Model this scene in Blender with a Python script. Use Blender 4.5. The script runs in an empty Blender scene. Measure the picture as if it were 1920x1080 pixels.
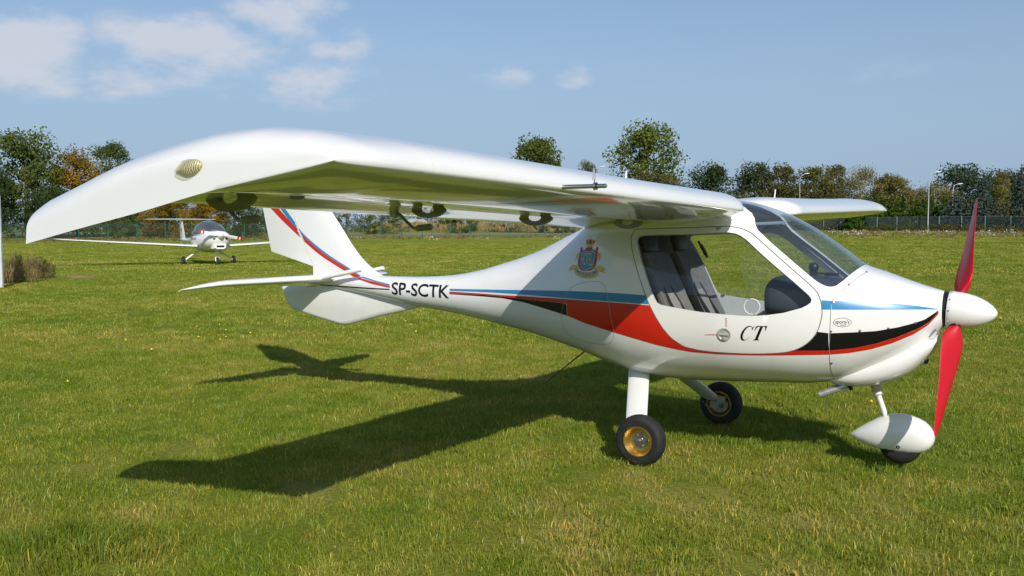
import bpy, bmesh, math, random
import numpy as np
from mathutils import Vector, Matrix, noise
from mathutils.bvhtree import BVHTree

R = math.radians
scene = bpy.context.scene
COL = scene.collection

# ---------------------------------------------------------------- camera
CAM = Vector((2.537, -6.484, 1.579)); YAW = R(32.05); PITCH = R(-3.6); FPX = 1739.7
cam_d = bpy.data.cameras.new('camera'); cam = bpy.data.objects.new('camera', cam_d); COL.objects.link(cam)
cam.location = CAM; cam.rotation_euler = (R(90) + PITCH, 0, YAW)
cam_d.sensor_width = 36; cam_d.lens = 36 * FPX / 1920; cam_d.clip_start = .05; cam_d.clip_end = 8000
scene.camera = cam

# ---------------------------------------------------------------- sky and sun
SUN_DIR = Vector((1.116, -1.012, 1.0)).normalized()          # towards the sun
SUN_EL = math.asin(SUN_DIR.z); SUN_AZ = math.atan2(SUN_DIR.x, SUN_DIR.y)
world = bpy.data.worlds.new('World'); scene.world = world; world.use_nodes = True
wn, wl = world.node_tree.nodes, world.node_tree.links
wn.clear()
def N(nodes, kind, **kw):
    n = nodes.new(kind)
    for k, v in kw.items():
        if k.startswith('i_'): n.inputs[int(k[2:])].default_value = v
        else: setattr(n, k, v)
    return n
sky = N(wn, 'ShaderNodeTexSky', sky_type='NISHITA', sun_disc=False, sun_elevation=SUN_EL, sun_rotation=SUN_AZ,
        altitude=100, air_density=1.0, dust_density=.7, ozone_density=2.6)
def m_(op, a, b=None, c=None):
    n = N(wn, 'ShaderNodeMath', operation=op)
    for i, x in enumerate((a, b, c)):
        if x is None: continue
        if isinstance(x, (int, float)): n.inputs[i].default_value = x
        else: wl.new(x, n.inputs[i])
    return n.outputs[0]
tc = N(wn, 'ShaderNodeTexCoord'); sp = N(wn, 'ShaderNodeSeparateXYZ'); wl.new(tc.outputs['Generated'], sp.inputs[0])
az = m_('ARCTAN2', sp.outputs[0], sp.outputs[1]); el = m_('ARCSINE', sp.outputs[2])
AZ0 = -YAW
def blob(u, v, su, sv, amp):
    a0 = AZ0 + math.atan((u - 960) / FPX); e0 = math.atan((430.6 - v) / FPX * math.cos(a0 - AZ0))
    x = m_('MULTIPLY', m_('SUBTRACT', az, a0), FPX / su); y = m_('MULTIPLY', m_('SUBTRACT', el, e0), FPX / sv)
    r2 = m_('ADD', m_('MULTIPLY', x, x), m_('MULTIPLY', y, y))
    return m_('MULTIPLY', m_('SUBTRACT', 1.0, m_('MINIMUM', r2, 1.0)), amp)
cov = None
for b in ((40,100,165,92,1.15),(-150,90,180,80,.9),(370,98,225,80,1.0),(240,135,190,60,.7),(550,38,140,70,.95),(630,80,85,50,.7),(570,162,200,56,.75),(1075,148,48,30,.75),(950,142,80,34,.4),(1640,135,110,26,.22),(1300,300,60,22,.4)):
    o = blob(*b); cov = o if cov is None else m_('MAXIMUM', cov, o)
mp = N(wn, 'ShaderNodeMapping'); mp.inputs['Scale'].default_value = (1, 1, 2.2); wl.new(tc.outputs['Generated'], mp.inputs[0])
big = N(wn, 'ShaderNodeTexNoise'); big.inputs['Scale'].default_value = 2.6; big.inputs['Detail'].default_value = 3; wl.new(mp.outputs[0], big.inputs['Vector'])
# scattered clouds of the same sort all over the rest of the sky
away = N(wn, 'ShaderNodeMapRange', interpolation_type='SMOOTHSTEP'); dz = m_('ABSOLUTE', m_('SUBTRACT', az, AZ0)); wl.new(dz, away.inputs[0])
away.inputs[1].default_value = .55; away.inputs[2].default_value = .8
elm = N(wn, 'ShaderNodeMapRange', interpolation_type='SMOOTHSTEP'); wl.new(el, elm.inputs[0]); elm.inputs[1].default_value = .05; elm.inputs[2].default_value = .2
gen = N(wn, 'ShaderNodeMapRange', interpolation_type='SMOOTHSTEP'); wl.new(big.outputs[0], gen.inputs[0]); gen.inputs[1].default_value = .52; gen.inputs[2].default_value = .68
cov = m_('MAXIMUM', cov, m_('MULTIPLY', m_('MULTIPLY', gen.outputs[0], away.outputs[0]), elm.outputs[0]))
fine = N(wn, 'ShaderNodeTexNoise'); fine.inputs['Scale'].default_value = 13; fine.inputs['Detail'].default_value = 7; fine.inputs['Roughness'].default_value = .58; wl.new(mp.outputs[0], fine.inputs['Vector'])
cl = N(wn, 'ShaderNodeMapRange', interpolation_type='SMOOTHSTEP')
wl.new(m_('ADD', m_('MULTIPLY', cov, .60), m_('MULTIPLY', m_('SUBTRACT', fine.outputs[0], .5), 2.0)), cl.inputs[0]); cl.inputs[1].default_value = .08; cl.inputs[2].default_value = .75
dens = m_('MULTIPLY', m_('MULTIPLY', cl.outputs[0], m_('MINIMUM', m_('MULTIPLY', cov, 2.5), 1.0)), .85)
hz = N(wn, 'ShaderNodeMapRange', interpolation_type='SMOOTHSTEP'); wl.new(el, hz.inputs[0]); hz.inputs[1].default_value = .0; hz.inputs[2].default_value = .34; hz.inputs[3].default_value = .92; hz.inputs[4].default_value = 0.15
mx0 = N(wn, 'ShaderNodeMixRGB'); wl.new(hz.outputs[0], mx0.inputs[0]); wl.new(sky.outputs[0], mx0.inputs[1]); mx0.inputs[2].default_value = (2.75, 3.85, 5.35, 1)     # thin grey-blue haze low down, all round
mx = N(wn, 'ShaderNodeMixRGB'); wl.new(dens, mx.inputs[0]); wl.new(mx0.outputs[0], mx.inputs[1]); mx.inputs[2].default_value = (5.6, 5.9, 6.6, 1)
bg = N(wn, 'ShaderNodeBackground'); bg.inputs[1].default_value = .112; wl.new(mx.outputs[0], bg.inputs[0])
wo = N(wn, 'ShaderNodeOutputWorld'); wl.new(bg.outputs[0], wo.inputs[0])

sun_d = bpy.data.lights.new('sun', 'SUN'); sun_d.energy = 4.55; sun_d.angle = R(.53); sun_d.color = (1, .945, .86)
sun = bpy.data.objects.new('sun', sun_d); COL.objects.link(sun); sun.location = (20, -20, 30)
sun.rotation_euler = SUN_DIR.to_track_quat('Z', 'Y').to_euler()
vs = scene.view_settings; vs.view_transform = 'Standard'; vs.look = 'None'; vs.gamma = 1; vs.exposure = 0.0; vs.use_curve_mapping = False
scene.cycles.max_bounces = 10; scene.cycles.transparent_max_bounces = 16; scene.cycles.diffuse_bounces = 3; scene.cycles.glossy_bounces = 4
scene.cycles.caustics_reflective = False; scene.cycles.caustics_refractive = False

# ---------------------------------------------------------------- helpers
FW = Vector((-math.sin(YAW), math.cos(YAW), 0)); RT = Vector((math.cos(YAW), math.sin(YAW), 0))
def smooth(a, b, x):
    t = min(1, max(0, (x - a) / (b - a))); return t*t*(3-2*t)
def lerp_table(tab, x):
    if x <= tab[0][0]: return tab[0][1]
    for (a, p), (b, q) in zip(tab, tab[1:]):
        if x <= b: return p + (q-p)*smooth(a, b, x) if False else p + (q-p)*(x-a)/(b-a)
    return tab[-1][1]
H_LEFT = [(0,0),(60,0),(85,.06),(100,.17),(112,.28),(139,.56),(150,.80),(165,1.05),(200,1.25),(500,1.35),(3000,1.4)]
H_RIGHT = [(0,0),(45,0),(58,.12),(70,.35),(90,.78),(105,1.15),(120,1.38),(140,1.45),(200,1.48),(3000,1.5)]
def ground_h(x, y):
    r = Vector((x, y, 0)) - Vector((CAM.x, CAM.y, 0)); d = r.dot(FW); l = r.dot(RT)
    if d < 40: return 0.0
    k = smooth(.02, .30, l / d)
    return lerp_table(H_LEFT, d)*(1-k) + lerp_table(H_RIGHT, d)*k
def at(u, d, z=None):
    """ground point that lies d metres ahead and u pixel columns across, as surveyed from the photograph"""
    p = Vector((CAM.x, CAM.y, 0)) + FW*d + RT*((u-960)/FPX*d)
    p.z = ground_h(p.x, p.y) if z is None else z
    return p
def z_of(v, d): return CAM.z + (430.6 - v)*d/FPX

def mesh_obj(name, verts, faces, mats=None, parent=None, smooth_=True, midx=None):
    me = bpy.data.meshes.new(name); me.from_pydata([tuple(v) for v in verts], [], [tuple(f) for f in faces]); me.update()
    if smooth_: me.polygons.foreach_set('use_smooth', [True]*len(me.polygons))
    for m in (mats if isinstance(mats, (list, tuple)) else [mats] if mats else []): me.materials.append(m)
    if midx is not None: me.polygons.foreach_set('material_index', midx)
    o = bpy.data.objects.new(name, me); COL.objects.link(o)
    if parent: o.parent = parent
    return o
def empty(name, loc=(0,0,0), rz=0):
    o = bpy.data.objects.new(name, None); COL.objects.link(o); o.location = loc; o.rotation_euler = (0,0,rz); o.empty_display_size = .3; return o
def tag(o, label=None, cat=None, group=None, kind=None):
    if label: o['label'] = label
    if cat: o['category'] = cat
    if group: o['group'] = group
    if kind: o['kind'] = kind
    return o
def sharp(o, deg=35):
    me = o.data; bm = bmesh.new(); bm.from_mesh(me)
    for e in bm.edges:
        if len(e.link_faces) == 2 and e.calc_face_angle(0) > R(deg): e.smooth = False
    bm.to_mesh(me); bm.free(); return o

class MB:
    """collects shapes into one mesh"""
    def __init__(s): s.v = []; s.f = []; s.m = []
    def add(s, v, f, m=0):
        b = len(s.v); s.v += [Vector(p) for p in v]; s.f += [tuple(b+i for i in q) for q in f]; s.m += [m]*len(f)
    def loft(s, rings, cap0=True, cap1=True, m=0, closed=True):
        n = len(rings[0]); v = [p for r in rings for p in r]; f = []
        for i in range(len(rings)-1):
            for j in range(n if closed else n-1):
                k = (j+1) % n; f.append((i*n+j, i*n+k, (i+1)*n+k, (i+1)*n+j))
        if cap0: f.append(tuple(range(n-1, -1, -1)))
        if cap1: f.append(tuple((len(rings)-1)*n+j for j in range(n)))
        s.add(v, f, m)
    def tube(s, pts, rad, n=10, m=0, cap=True, squash=None):
        pts = [Vector(p) for p in pts]; rad = rad if isinstance(rad, (list, tuple)) else [rad]*len(pts); rings = []
        ref = None
        for i, p in enumerate(pts):
            t = (pts[min(i+1, len(pts)-1)] - pts[max(i-1, 0)]).normalized()
            if ref is None or abs(ref.dot(t)) > .95: ref = Vector((0,0,1)) if abs(t.z) < .9 else Vector((1,0,0))
            a = t.cross(ref).normalized(); b = t.cross(a)
            ref = ref
            sa, sb = squash if squash else (1, 1)
            rings.append([p + (a*math.cos(k)*sa + b*math.sin(k)*sb)*rad[i] for k in [2*math.pi*j/n for j in range(n)]])
        s.loft(rings, cap, cap, m)
    def lathe(s, prof, origin, axis, n=32, m=0):
        ax = Vector(axis).normalized(); ref = Vector((0,0,1)) if abs(ax.z) < .9 else Vector((1,0,0))
        a = ax.cross(ref).normalized(); b = ax.cross(a); o = Vector(origin); rings = []
        for (h, r) in prof: rings.append([o + ax*h + (a*math.cos(k) + b*math.sin(k))*max(r, 1e-5) for k in [2*math.pi*j/n for j in range(n)]])
        s.loft(rings, False, False, m)
    def box(s, c, d, rot=None, m=0):
        c = Vector(c); M = rot.to_matrix() if hasattr(rot, 'to_matrix') else (rot or Matrix.Identity(3)); v = []
        for sx in (-.5, .5):
            for sy in (-.5, .5):
                for sz in (-.5, .5): v.append(c + M @ Vector((sx*d[0], sy*d[1], sz*d[2])))
        s.add(v, [(0,1,3,2),(4,6,7,5),(0,4,5,1),(2,3,7,6),(0,2,6,4),(1,5,7,3)], m)
    def build(s, name, mats, parent=None, smooth_=True, ang=35):
        o = mesh_obj(name, s.v, s.f, mats, parent, smooth_, s.m)
        bm = bmesh.new(); bm.from_mesh(o.data); bmesh.ops.recalc_face_normals(bm, faces=bm.faces[:]); bm.to_mesh(o.data); bm.free()
        if smooth_: sharp(o, ang)
        return o
def mirror_y(mb):
    r = MB(); r.v = [Vector((p.x, -p.y, p.z)) for p in mb.v]; r.f = [tuple(reversed(f)) for f in mb.f]; r.m = mb.m[:]; return r

# ---------------------------------------------------------------- materials
def new_mat(name):
    m = bpy.data.materials.new(name); m.use_nodes = True; nt = m.node_tree; return m, nt.nodes, nt.links, nt.nodes['Principled BSDF']
def pmat(name, col, rough=.5, metal=0.0, coat=0.0, spec=.5, var=0.0, scale=6.0, bump=0.0, bscale=80.0, coat_r=.03):
    m, n, l, b = new_mat(name)
    b.inputs['Base Color'].default_value = (*col, 1); b.inputs['Roughness'].default_value = rough; b.inputs['Metallic'].default_value = metal
    b.inputs['Coat Weight'].default_value = coat; b.inputs['Coat Roughness'].default_value = coat_r; b.inputs['Specular IOR Level'].default_value = spec
    if var or bump: g = N(n, 'ShaderNodeTexCoord')
    if var:
        t = N(n, 'ShaderNodeTexNoise'); t.inputs['Scale'].default_value = scale; t.inputs['Detail'].default_value = 6; t.inputs['Roughness'].default_value = .6; l.new(g.outputs['Object'], t.inputs['Vector'])
        r = N(n, 'ShaderNodeValToRGB'); l.new(t.outputs[0], r.inputs[0])
        r.color_ramp.elements[0].position = .3; r.color_ramp.elements[1].position = .7
        r.color_ramp.elements[0].color = (*[max(0, c*(1-var)) for c in col], 1); r.color_ramp.elements[1].color = (*[min(1, c*(1+var*.6)) for c in col], 1)
        l.new(r.outputs[0], b.inputs['Base Color'])
    if bump:
        t2 = N(n, 'ShaderNodeTexNoise'); t2.inputs['Scale'].default_value = bscale; t2.inputs['Detail'].default_value = 4; l.new(g.outputs['Object'], t2.inputs['Vector'])
        bp = N(n, 'ShaderNodeBump'); bp.inputs['Strength'].default_value = bump; bp.inputs['Distance'].default_value = .01; l.new(t2.outputs[0], bp.inputs['Height']); l.new(bp.outputs[0], b.inputs['Normal'])
    return m
M = {}
M['white'] = pmat('white_gelcoat', (.80,.80,.785), .16, coat=.8, var=.03, scale=2.2, coat_r=.02)
M['white2'] = pmat('white_paint_aged', (.76,.76,.73), .3, coat=.5, var=.05, scale=5)
M['red'] = pmat('red_vinyl', (.58,.018,.008), .3, coat=.25, var=.04)
M['blue'] = pmat('blue_vinyl', (.02,.22,.46), .32, coat=.2, var=.04)
M['black'] = pmat('black_vinyl', (.006,.006,.007), .3, coat=.2, spec=.35)
M['line'] = pmat('dark_panel_gap', (.10,.10,.10), .7)
M['rubber'] = pmat('tyre_rubber', (.014,.014,.014), .75, var=.6, scale=14, bump=.15, bscale=60)
M['gold'] = pmat('gold_anodised_metal', (.80,.56,.18), .34, metal=1, var=.12, scale=18)
M['steel'] = pmat('bare_steel', (.42,.41,.39), .38, metal=1, var=.25, scale=25)
M['chrome'] = pmat('polished_tube', (.62,.62,.62), .16, metal=1)
M['alu'] = pmat('brushed_aluminium', (.62,.62,.60), .5, metal=.55, var=.1, scale=30)
M['rusty'] = pmat('worn_painted_steel', (.55,.50,.44), .55, var=.45, scale=40)
M['propred'] = pmat('red_propeller_lacquer', (.47,.002,.010), .40, coat=.18, spec=.3, var=.03)
M['seat'] = pmat('dark_grey_seat_fabric', (.17,.163,.168), .9, var=.2, scale=30, bump=.2, bscale=300)
M['seat2'] = pmat('light_grey_seat_insert', (.30,.28,.285), .9, var=.1, scale=30, bump=.2, bscale=300)
M['trim'] = pmat('grey_cabin_lining', (.27,.29,.32), .75, var=.06, scale=20)
M['carpet'] = pmat('charcoal_carpet', (.06,.062,.066), .95, var=.15, scale=60)
M['dash'] = pmat('dark_dashboard', (.045,.055,.075), .55, var=.1)
M['blackp'] = pmat('black_plastic', (.012,.012,.013), .4)
M['strap'] = pmat('black_webbing', (.012,.012,.012), .85)
M['frame'] = pmat('pale_grey_cabin_frame', (.62,.63,.63), .5, var=.04)
M['crest_red'] = pmat('crimson_print', (.32,.015,.05), .35, coat=.4)
M['crest_gold'] = pmat('ochre_print', (.70,.46,.04), .35, coat=.4)
M['crest_blue'] = pmat('teal_print', (.01,.24,.42), .35, coat=.4)
M['redtext'] = pmat('small_red_print', (.6,.06,.05), .4)
M['greybadge'] = pmat('charcoal_print', (.05,.05,.07), .4)
M['bracket'] = pmat('dark_grey_underwing_fitting', (.20,.20,.18), .3, coat=.5, var=.1)  # one dark grey base for all underwing fittings
M['hollow_shade'] = pmat('shaded_hollow', (.006,.006,.006), .9)  # near-black colour stands in for the shade inside openings and hollows
M['exhaust'] = pmat('exhaust_steel', (.55,.55,.56), .35, metal=.7, var=.2, scale=30)
def glass_mat(name, tint, refl=1.0, body=.0, bcol=(.1,.12,.15)):
    m, n, l, b = new_mat(name); n.remove(b); out = n['Material Output']
    tr = N(n, 'ShaderNodeBsdfTransparent'); tr.inputs[0].default_value = (*tint, 1)
    gl = N(n, 'ShaderNodeBsdfGlossy'); gl.inputs['Roughness'].default_value = .01; gl.inputs[0].default_value = (refl, refl, refl, 1)
    fr = N(n, 'ShaderNodeFresnel'); ge = N(n, 'ShaderNodeNewGeometry'); mr = N(n, 'ShaderNodeMapRange'); l.new(ge.outputs['Backfacing'], mr.inputs[0]); mr.inputs[3].default_value = 1.5; mr.inputs[4].default_value = 1/1.5; l.new(mr.outputs[0], fr.inputs[0])
    mx = N(n, 'ShaderNodeMixShader'); l.new(fr.outputs[0], mx.inputs[0]); l.new(tr.outputs[0], mx.inputs[1]); l.new(gl.outputs[0], mx.inputs[2])
    last = mx.outputs[0]
    if body:
        df = N(n, 'ShaderNodeBsdfDiffuse'); df.inputs[0].default_value = (*bcol, 1); m2 = N(n, 'ShaderNodeMixShader'); m2.inputs[0].default_value = body
        l.new(last, m2.inputs[1]); l.new(df.outputs[0], m2.inputs[2]); last = m2.outputs[0]
    l.new(last, out.inputs[0]); return m
M['glass'] = glass_mat('clear_window', (.93,.95,.94))
M['screen'] = glass_mat('tinted_windscreen', (.78,.85,.91), body=.07, bcol=(.2,.25,.32))  # real tint, plus a faint blue diffuse layer standing in for sky reflection
M['lens'] = glass_mat('clear_lens', (.9,.86,.72))
# ================================================================ ground
def grass_tint(n, l, pos):
    """large-scale colour of the field: dry and lush patches by world position; returns colour socket"""
    n1 = N(n, 'ShaderNodeTexNoise'); n1.inputs['Scale'].default_value = .22; n1.inputs['Detail'].default_value = 4; n1.inputs['Roughness'].default_value = .62; l.new(pos, n1.inputs['Vector'])
    n2 = N(n, 'ShaderNodeTexNoise'); n2.inputs['Scale'].default_value = 1.7; n2.inputs['Detail'].default_value = 5; n2.inputs['Roughness'].default_value = .65; l.new(pos, n2.inputs['Vector'])
    ad = N(n, 'ShaderNodeMath', operation='MULTIPLY_ADD'); l.new(n2.outputs[0], ad.inputs[0]); ad.inputs[1].default_value = .55
    sc_ = N(n, 'ShaderNodeMath', operation='MULTIPLY'); l.new(n1.outputs[0], sc_.inputs[0]); sc_.inputs[1].default_value = .55; l.new(sc_.outputs[0], ad.inputs[2])
    rp = N(n, 'ShaderNodeValToRGB'); l.new(ad.outputs[0], rp.inputs[0]); e = rp.color_ramp.elements
    e[0].position = .38; e[0].color = (.134,.200,.016,1); e[1].position = .72; e[1].color = (.370,.325,.090,1)
    x = e.new(.50); x.color = (.185,.245,.024,1); x = e.new(.60); x.color = (.258,.278,.041,1)
    return rp.outputs[0]
def ground_material():
    m, n, l, b = new_mat('mown_grass_field'); g = N(n, 'ShaderNodeNewGeometry'); col = grass_tint(n, l, g.outputs['Position'])
    f = N(n, 'ShaderNodeTexNoise'); f.inputs['Scale'].default_value = 34; f.inputs['Detail'].default_value = 5; f.inputs['Roughness'].default_value = .7; l.new(g.outputs['Position'], f.inputs['Vector'])
    r2 = N(n, 'ShaderNodeValToRGB'); l.new(f.outputs[0], r2.inputs[0]); r2.color_ramp.elements[0].position = .3; r2.color_ramp.elements[0].color = (.34,.36,.30,1); r2.color_ramp.elements[1].position = .68; r2.color_ramp.elements[1].color = (1.12,1.1,1.05,1)
    mx = N(n, 'ShaderNodeMixRGB', blend_type='MULTIPLY'); mx.inputs[0].default_value = .8; l.new(col, mx.inputs[1]); l.new(r2.outputs[0], mx.inputs[2]); l.new(mx.outputs[0], b.inputs['Base Color'])
    b.inputs['Roughness'].default_value = 1; b.inputs['Specular IOR Level'].default_value = .1
    bp = N(n, 'ShaderNodeBump'); bp.inputs['Strength'].default_value = .8; bp.inputs['Distance'].default_value = .05; l.new(f.outputs[0], bp.inputs['Height']); l.new(bp.outputs[0], b.inputs['Normal'])
    return m
M['ground'] = ground_material()
ds = [-120,-60,-30,-15,-6,0,6,12,18,24,30,36,42,48,54,60,66,72,78,84,90,96,102,108,114,120,126,132,138,144,150,156,162,168,176,186,200,230,280,360,500,800,1400,2500,4000]
ls = [-3500,-1500,-700,-350,-200,-150,-120,-100,-85,-72,-60,-50,-42,-35,-28,-22,-16,-11,-6,-2,2,6,11,16,22,28,35,42,50,60,72,85,100,120,150,200,350,700,1500,3500]
V = []; F = []
for d in ds:
    for s in ls:
        p = Vector((CAM.x, CAM.y, 0)) + FW*d + RT*s; V.append(Vector((p.x, p.y, ground_h(p.x, p.y))))
w = len(ls)
for i in range(len(ds)-1):
    for j in range(w-1): F.append((i*w+j, i*w+j+1, (i+1)*w+j+1, (i+1)*w+j))
gr = mesh_obj('ground', V, F, M['ground']); tag(gr, 'mown grass airfield stretching to the tree line', 'ground', kind='structure')

# ---- grass blades: tufts instanced on a sheet of points, nearest tiles finest
def blade_material(name, lift=1.0):
    m, n, l, b = new_mat(name); g = N(n, 'ShaderNodeNewGeometry'); col = grass_tint(n, l, g.outputs['Position'])
    at_ = N(n, 'ShaderNodeAttribute', attribute_name='tone')
    rp = N(n, 'ShaderNodeValToRGB'); l.new(at_.outputs['Fac'], rp.inputs[0]); e = rp.color_ramp.elements
    e[0].position = 0; e[0].color = (.62,.88,.5,1); e[1].position = 1; e[1].color = (3.1,2.2,2.6,1)
    x = e.new(.35); x.color = (.95,1.0,.8,1); x = e.new(.72); x.color = (1.3,1.18,1.0,1); x = e.new(.90); x.color = (1.7,1.3,1.2,1); x = e.new(.94); x.color = (2.7,1.9,2.2,1)
    mx = N(n, 'ShaderNodeMixRGB', blend_type='MULTIPLY'); mx.inputs[0].default_value = 1; l.new(col, mx.inputs[1]); l.new(rp.outputs[0], mx.inputs[2])
    if lift != 1: 
        m2 = N(n, 'ShaderNodeMixRGB', blend_type='MULTIPLY'); m2.inputs[0].default_value = 1; l.new(mx.outputs[0], m2.inputs[1]); m2.inputs[2].default_value = (lift,lift,lift,1); mx = m2
    out = n['Material Output']; n.remove(b)
    df = N(n, 'ShaderNodeBsdfDiffuse'); tr = N(n, 'ShaderNodeBsdfTranslucent'); gl = N(n, 'ShaderNodeBsdfGlossy'); gl.inputs['Roughness'].default_value = .45; gl.inputs[0].default_value = (.5,.5,.5,1)
    l.new(mx.outputs[0], df.inputs[0]); l.new(mx.outputs[0], tr.inputs[0])
    a = N(n, 'ShaderNodeMixShader'); a.inputs[0].default_value = .28; l.new(df.outputs[0], a.inputs[1]); l.new(tr.outputs[0], a.inputs[2])
    c = N(n, 'ShaderNodeMixShader'); c.inputs[0].default_value = .05; l.new(a.outputs[0], c.inputs[1]); l.new(gl.outputs[0], c.inputs[2]); l.new(c.outputs[0], out.inputs[0])
    return m
M['blade'] = blade_material('grass_blade')
def tuft_mesh(name, size, count, hmin, hmax, wid, seed, lean=.5):
    rnd = random.Random(seed); V = []; F = []; T = []
    nw = [(rnd.uniform(-.5,.5)*size*1.1, rnd.uniform(-.5,.5)*size*1.1, rnd.uniform(0, 6.28), rnd.random()) for _ in range(26)]
    for k in range(count):
        x = rnd.uniform(-.5,.5)*size*1.12; y = rnd.uniform(-.5,.5)*size*1.12
        c = min(nw, key=lambda q: (q[0]-x)**2 + (q[1]-y)**2); h = rnd.uniform(hmin, hmax)*(.65+.7*c[3])
        a = c[2] + rnd.gauss(0, .9); ln = h*lean*rnd.uniform(.15, 1.6); dx, dy = math.cos(a)*ln, math.sin(a)*ln
        pa = rnd.uniform(0, 6.28); wx, wy = math.cos(pa)*wid*.5*rnd.uniform(.6,1.3), math.sin(pa)*wid*.5
        b = len(V); V += [(x-wx,y-wy,-.01),(x+wx,y+wy,-.01),(x+dx*.35+wx*.8,y+dy*.35+wy*.8,h*.6),(x+dx*.35-wx*.8,y+dy*.35-wy*.8,h*.6),(x+dx,y+dy,h*(1-.25*min(1,lean)))]
        F += [(b,b+1,b+2,b+3),(b+3,b+2,b+4)]; t = min(1, max(0, rnd.gauss(.42,.2))) if rnd.random() > .06 else rnd.uniform(.9,1); T += [t]*5
    me = bpy.data.meshes.new(name); me.from_pydata(V, [], F); a = me.attributes.new('tone', 'FLOAT', 'POINT'); a.data.foreach_set('value', T); me.materials.append(M['blade'])
    return bpy.data.objects.new(name, me)
def scatter(name, pts, objs, label):
    """pts: (x, y, z, rot, scale)"""
    src = bpy.data.collections.new(name + '_tufts')
    for o in objs: src.objects.link(o)
    me = bpy.data.meshes.new(name); me.from_pydata([p[:3] for p in pts], [], [])
    a = me.attributes.new('rot', 'FLOAT', 'POINT'); a.data.foreach_set('value', [p[3] for p in pts]); a = me.attributes.new('scl', 'FLOAT', 'POINT'); a.data.foreach_set('value', [p[4] for p in pts])
    o = bpy.data.objects.new(name, me); COL.objects.link(o)
    nt = bpy.data.node_groups.new(name, 'GeometryNodeTree'); nt.interface.new_socket('Geometry', in_out='INPUT', socket_type='NodeSocketGeometry'); nt.interface.new_socket('Geometry', in_out='OUTPUT', socket_type='NodeSocketGeometry')
    n, l = nt.nodes, nt.links; gi = n.new('NodeGroupInput'); go = n.new('NodeGroupOutput'); ip = n.new('GeometryNodeInstanceOnPoints'); ci = n.new('GeometryNodeCollectionInfo')
    ci.inputs['Collection'].default_value = src; ci.inputs['Separate Children'].default_value = True; ci.inputs['Reset Children'].default_value = True; ip.inputs['Pick Instance'].default_value = True
    ri = n.new('FunctionNodeRandomValue'); ri.data_type = 'INT'; ri.inputs['Min'].default_value = 0 if False else 0
    for s in ri.inputs:
        if s.name == 'Max' and s.type == 'INT': s.default_value = len(objs)-1
        if s.name == 'Min' and s.type == 'INT': s.default_value = 0
    ra = n.new('GeometryNodeInputNamedAttribute'); ra.data_type = 'FLOAT'; ra.inputs[0].default_value = 'rot'; sa = n.new('GeometryNodeInputNamedAttribute'); sa.data_type = 'FLOAT'; sa.inputs[0].default_value = 'scl'
    cx = n.new('ShaderNodeCombineXYZ'); l.new(ra.outputs[0], cx.inputs[2])
    l.new(gi.outputs[0], ip.inputs['Points']); l.new(ci.outputs[0], ip.inputs['Instance']); l.new([s for s in ri.outputs if s.type == 'INT'][0], ip.inputs['Instance Index']); l.new(cx.outputs[0], ip.inputs['Rotation']); l.new(sa.outputs[0], ip.inputs['Scale'])
    l.new(ip.outputs[0], go.inputs[0])
    md = o.modifiers.new('scatter', 'NODES'); md.node_group = nt
    tag(o, label, 'grass', kind='stuff'); return o
rg = random.Random(5)
def tiles(d0, d1, step, margin):
    out = []; d = d0
    while d < d1:
        half = d*.56 + margin; s = -half
        while s < half:
            p = Vector((CAM.x, CAM.y, 0)) + FW*(d+rg.uniform(-.3,.3)*step) + RT*(s+rg.uniform(-.3,.3)*step)
            out.append((p.x, p.y, ground_h(p.x, p.y), rg.uniform(0, 6.28), rg.uniform(.8, 1.2))); s += step
        d += step
    return out
near_t = [tuft_mesh('tuft', .5, 1150, .018, .050, .0036, 10+k, .8) for k in range(5)]
mid_t = [tuft_mesh('tuft', 1.0, 1500, .025, .060, .0075, 30+k, .8) for k in range(4)]
far_t = [tuft_mesh('tuft', 2.5, 1700, .03, .075, .022, 50+k, .7) for k in range(3)]
scatter('grass', tiles(2.6, 13.5, .46, 2.0), near_t, 'short mown grass in front of and under the near aircraft')
scatter('grass', tiles(13.5, 34, .95, 2.5), mid_t, 'short grass of the middle field beyond the near aircraft')
scatter('grass', tiles(34, 100, 2.4, 4), far_t, 'distant grass towards the fences')
# one lush longer clump at the lower left
lush = [tuft_mesh('tuft', .42, 700, .06, .13, .0045, 70, .6)]
M['lush'] = blade_material('lush_grass_blade', .85); lush[0].data.materials[0] = M['lush']
c0 = at(135, 4.55); scatter('grass_clump', [(c0.x+dx, c0.y+dy, 0, r, s) for dx, dy, r, s in ((0,0,.3,1),(.28,.12,1.7,.9),(-.3,-.05,3.1,.8),(.1,-.22,4.4,.85))], lush, 'longer darker green grass clump at the lower left')
# ---------------------------------------------------------------- aircraft body surface (metres; +x nose, -y the near side, z up)
def pchip(pts):
    pts = sorted(pts); X = np.array([p[0] for p in pts], float); Y = np.array([p[1] for p in pts], float)
    h = np.diff(X); d = np.diff(Y) / h; m = np.zeros(len(X))
    for i in range(1, len(X) - 1):
        if d[i-1] * d[i] > 0:
            w1 = 2*h[i] + h[i-1]; w2 = h[i] + 2*h[i-1]
            m[i] = (w1 + w2) / (w1/d[i-1] + w2/d[i])
    m[0] = d[0]; m[-1] = d[-1]
    def f(x):
        x = np.clip(np.asarray(x, float), X[0], X[-1])
        i = np.clip(np.searchsorted(X, x) - 1, 0, len(X) - 2)
        t = (x - X[i]) / h[i]
        return (Y[i]*(2*t**3-3*t**2+1) + h[i]*m[i]*(t**3-2*t**2+t) + Y[i+1]*(-2*t**3+3*t**2) + h[i]*m[i+1]*(t**3-t**2))
    return f
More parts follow.
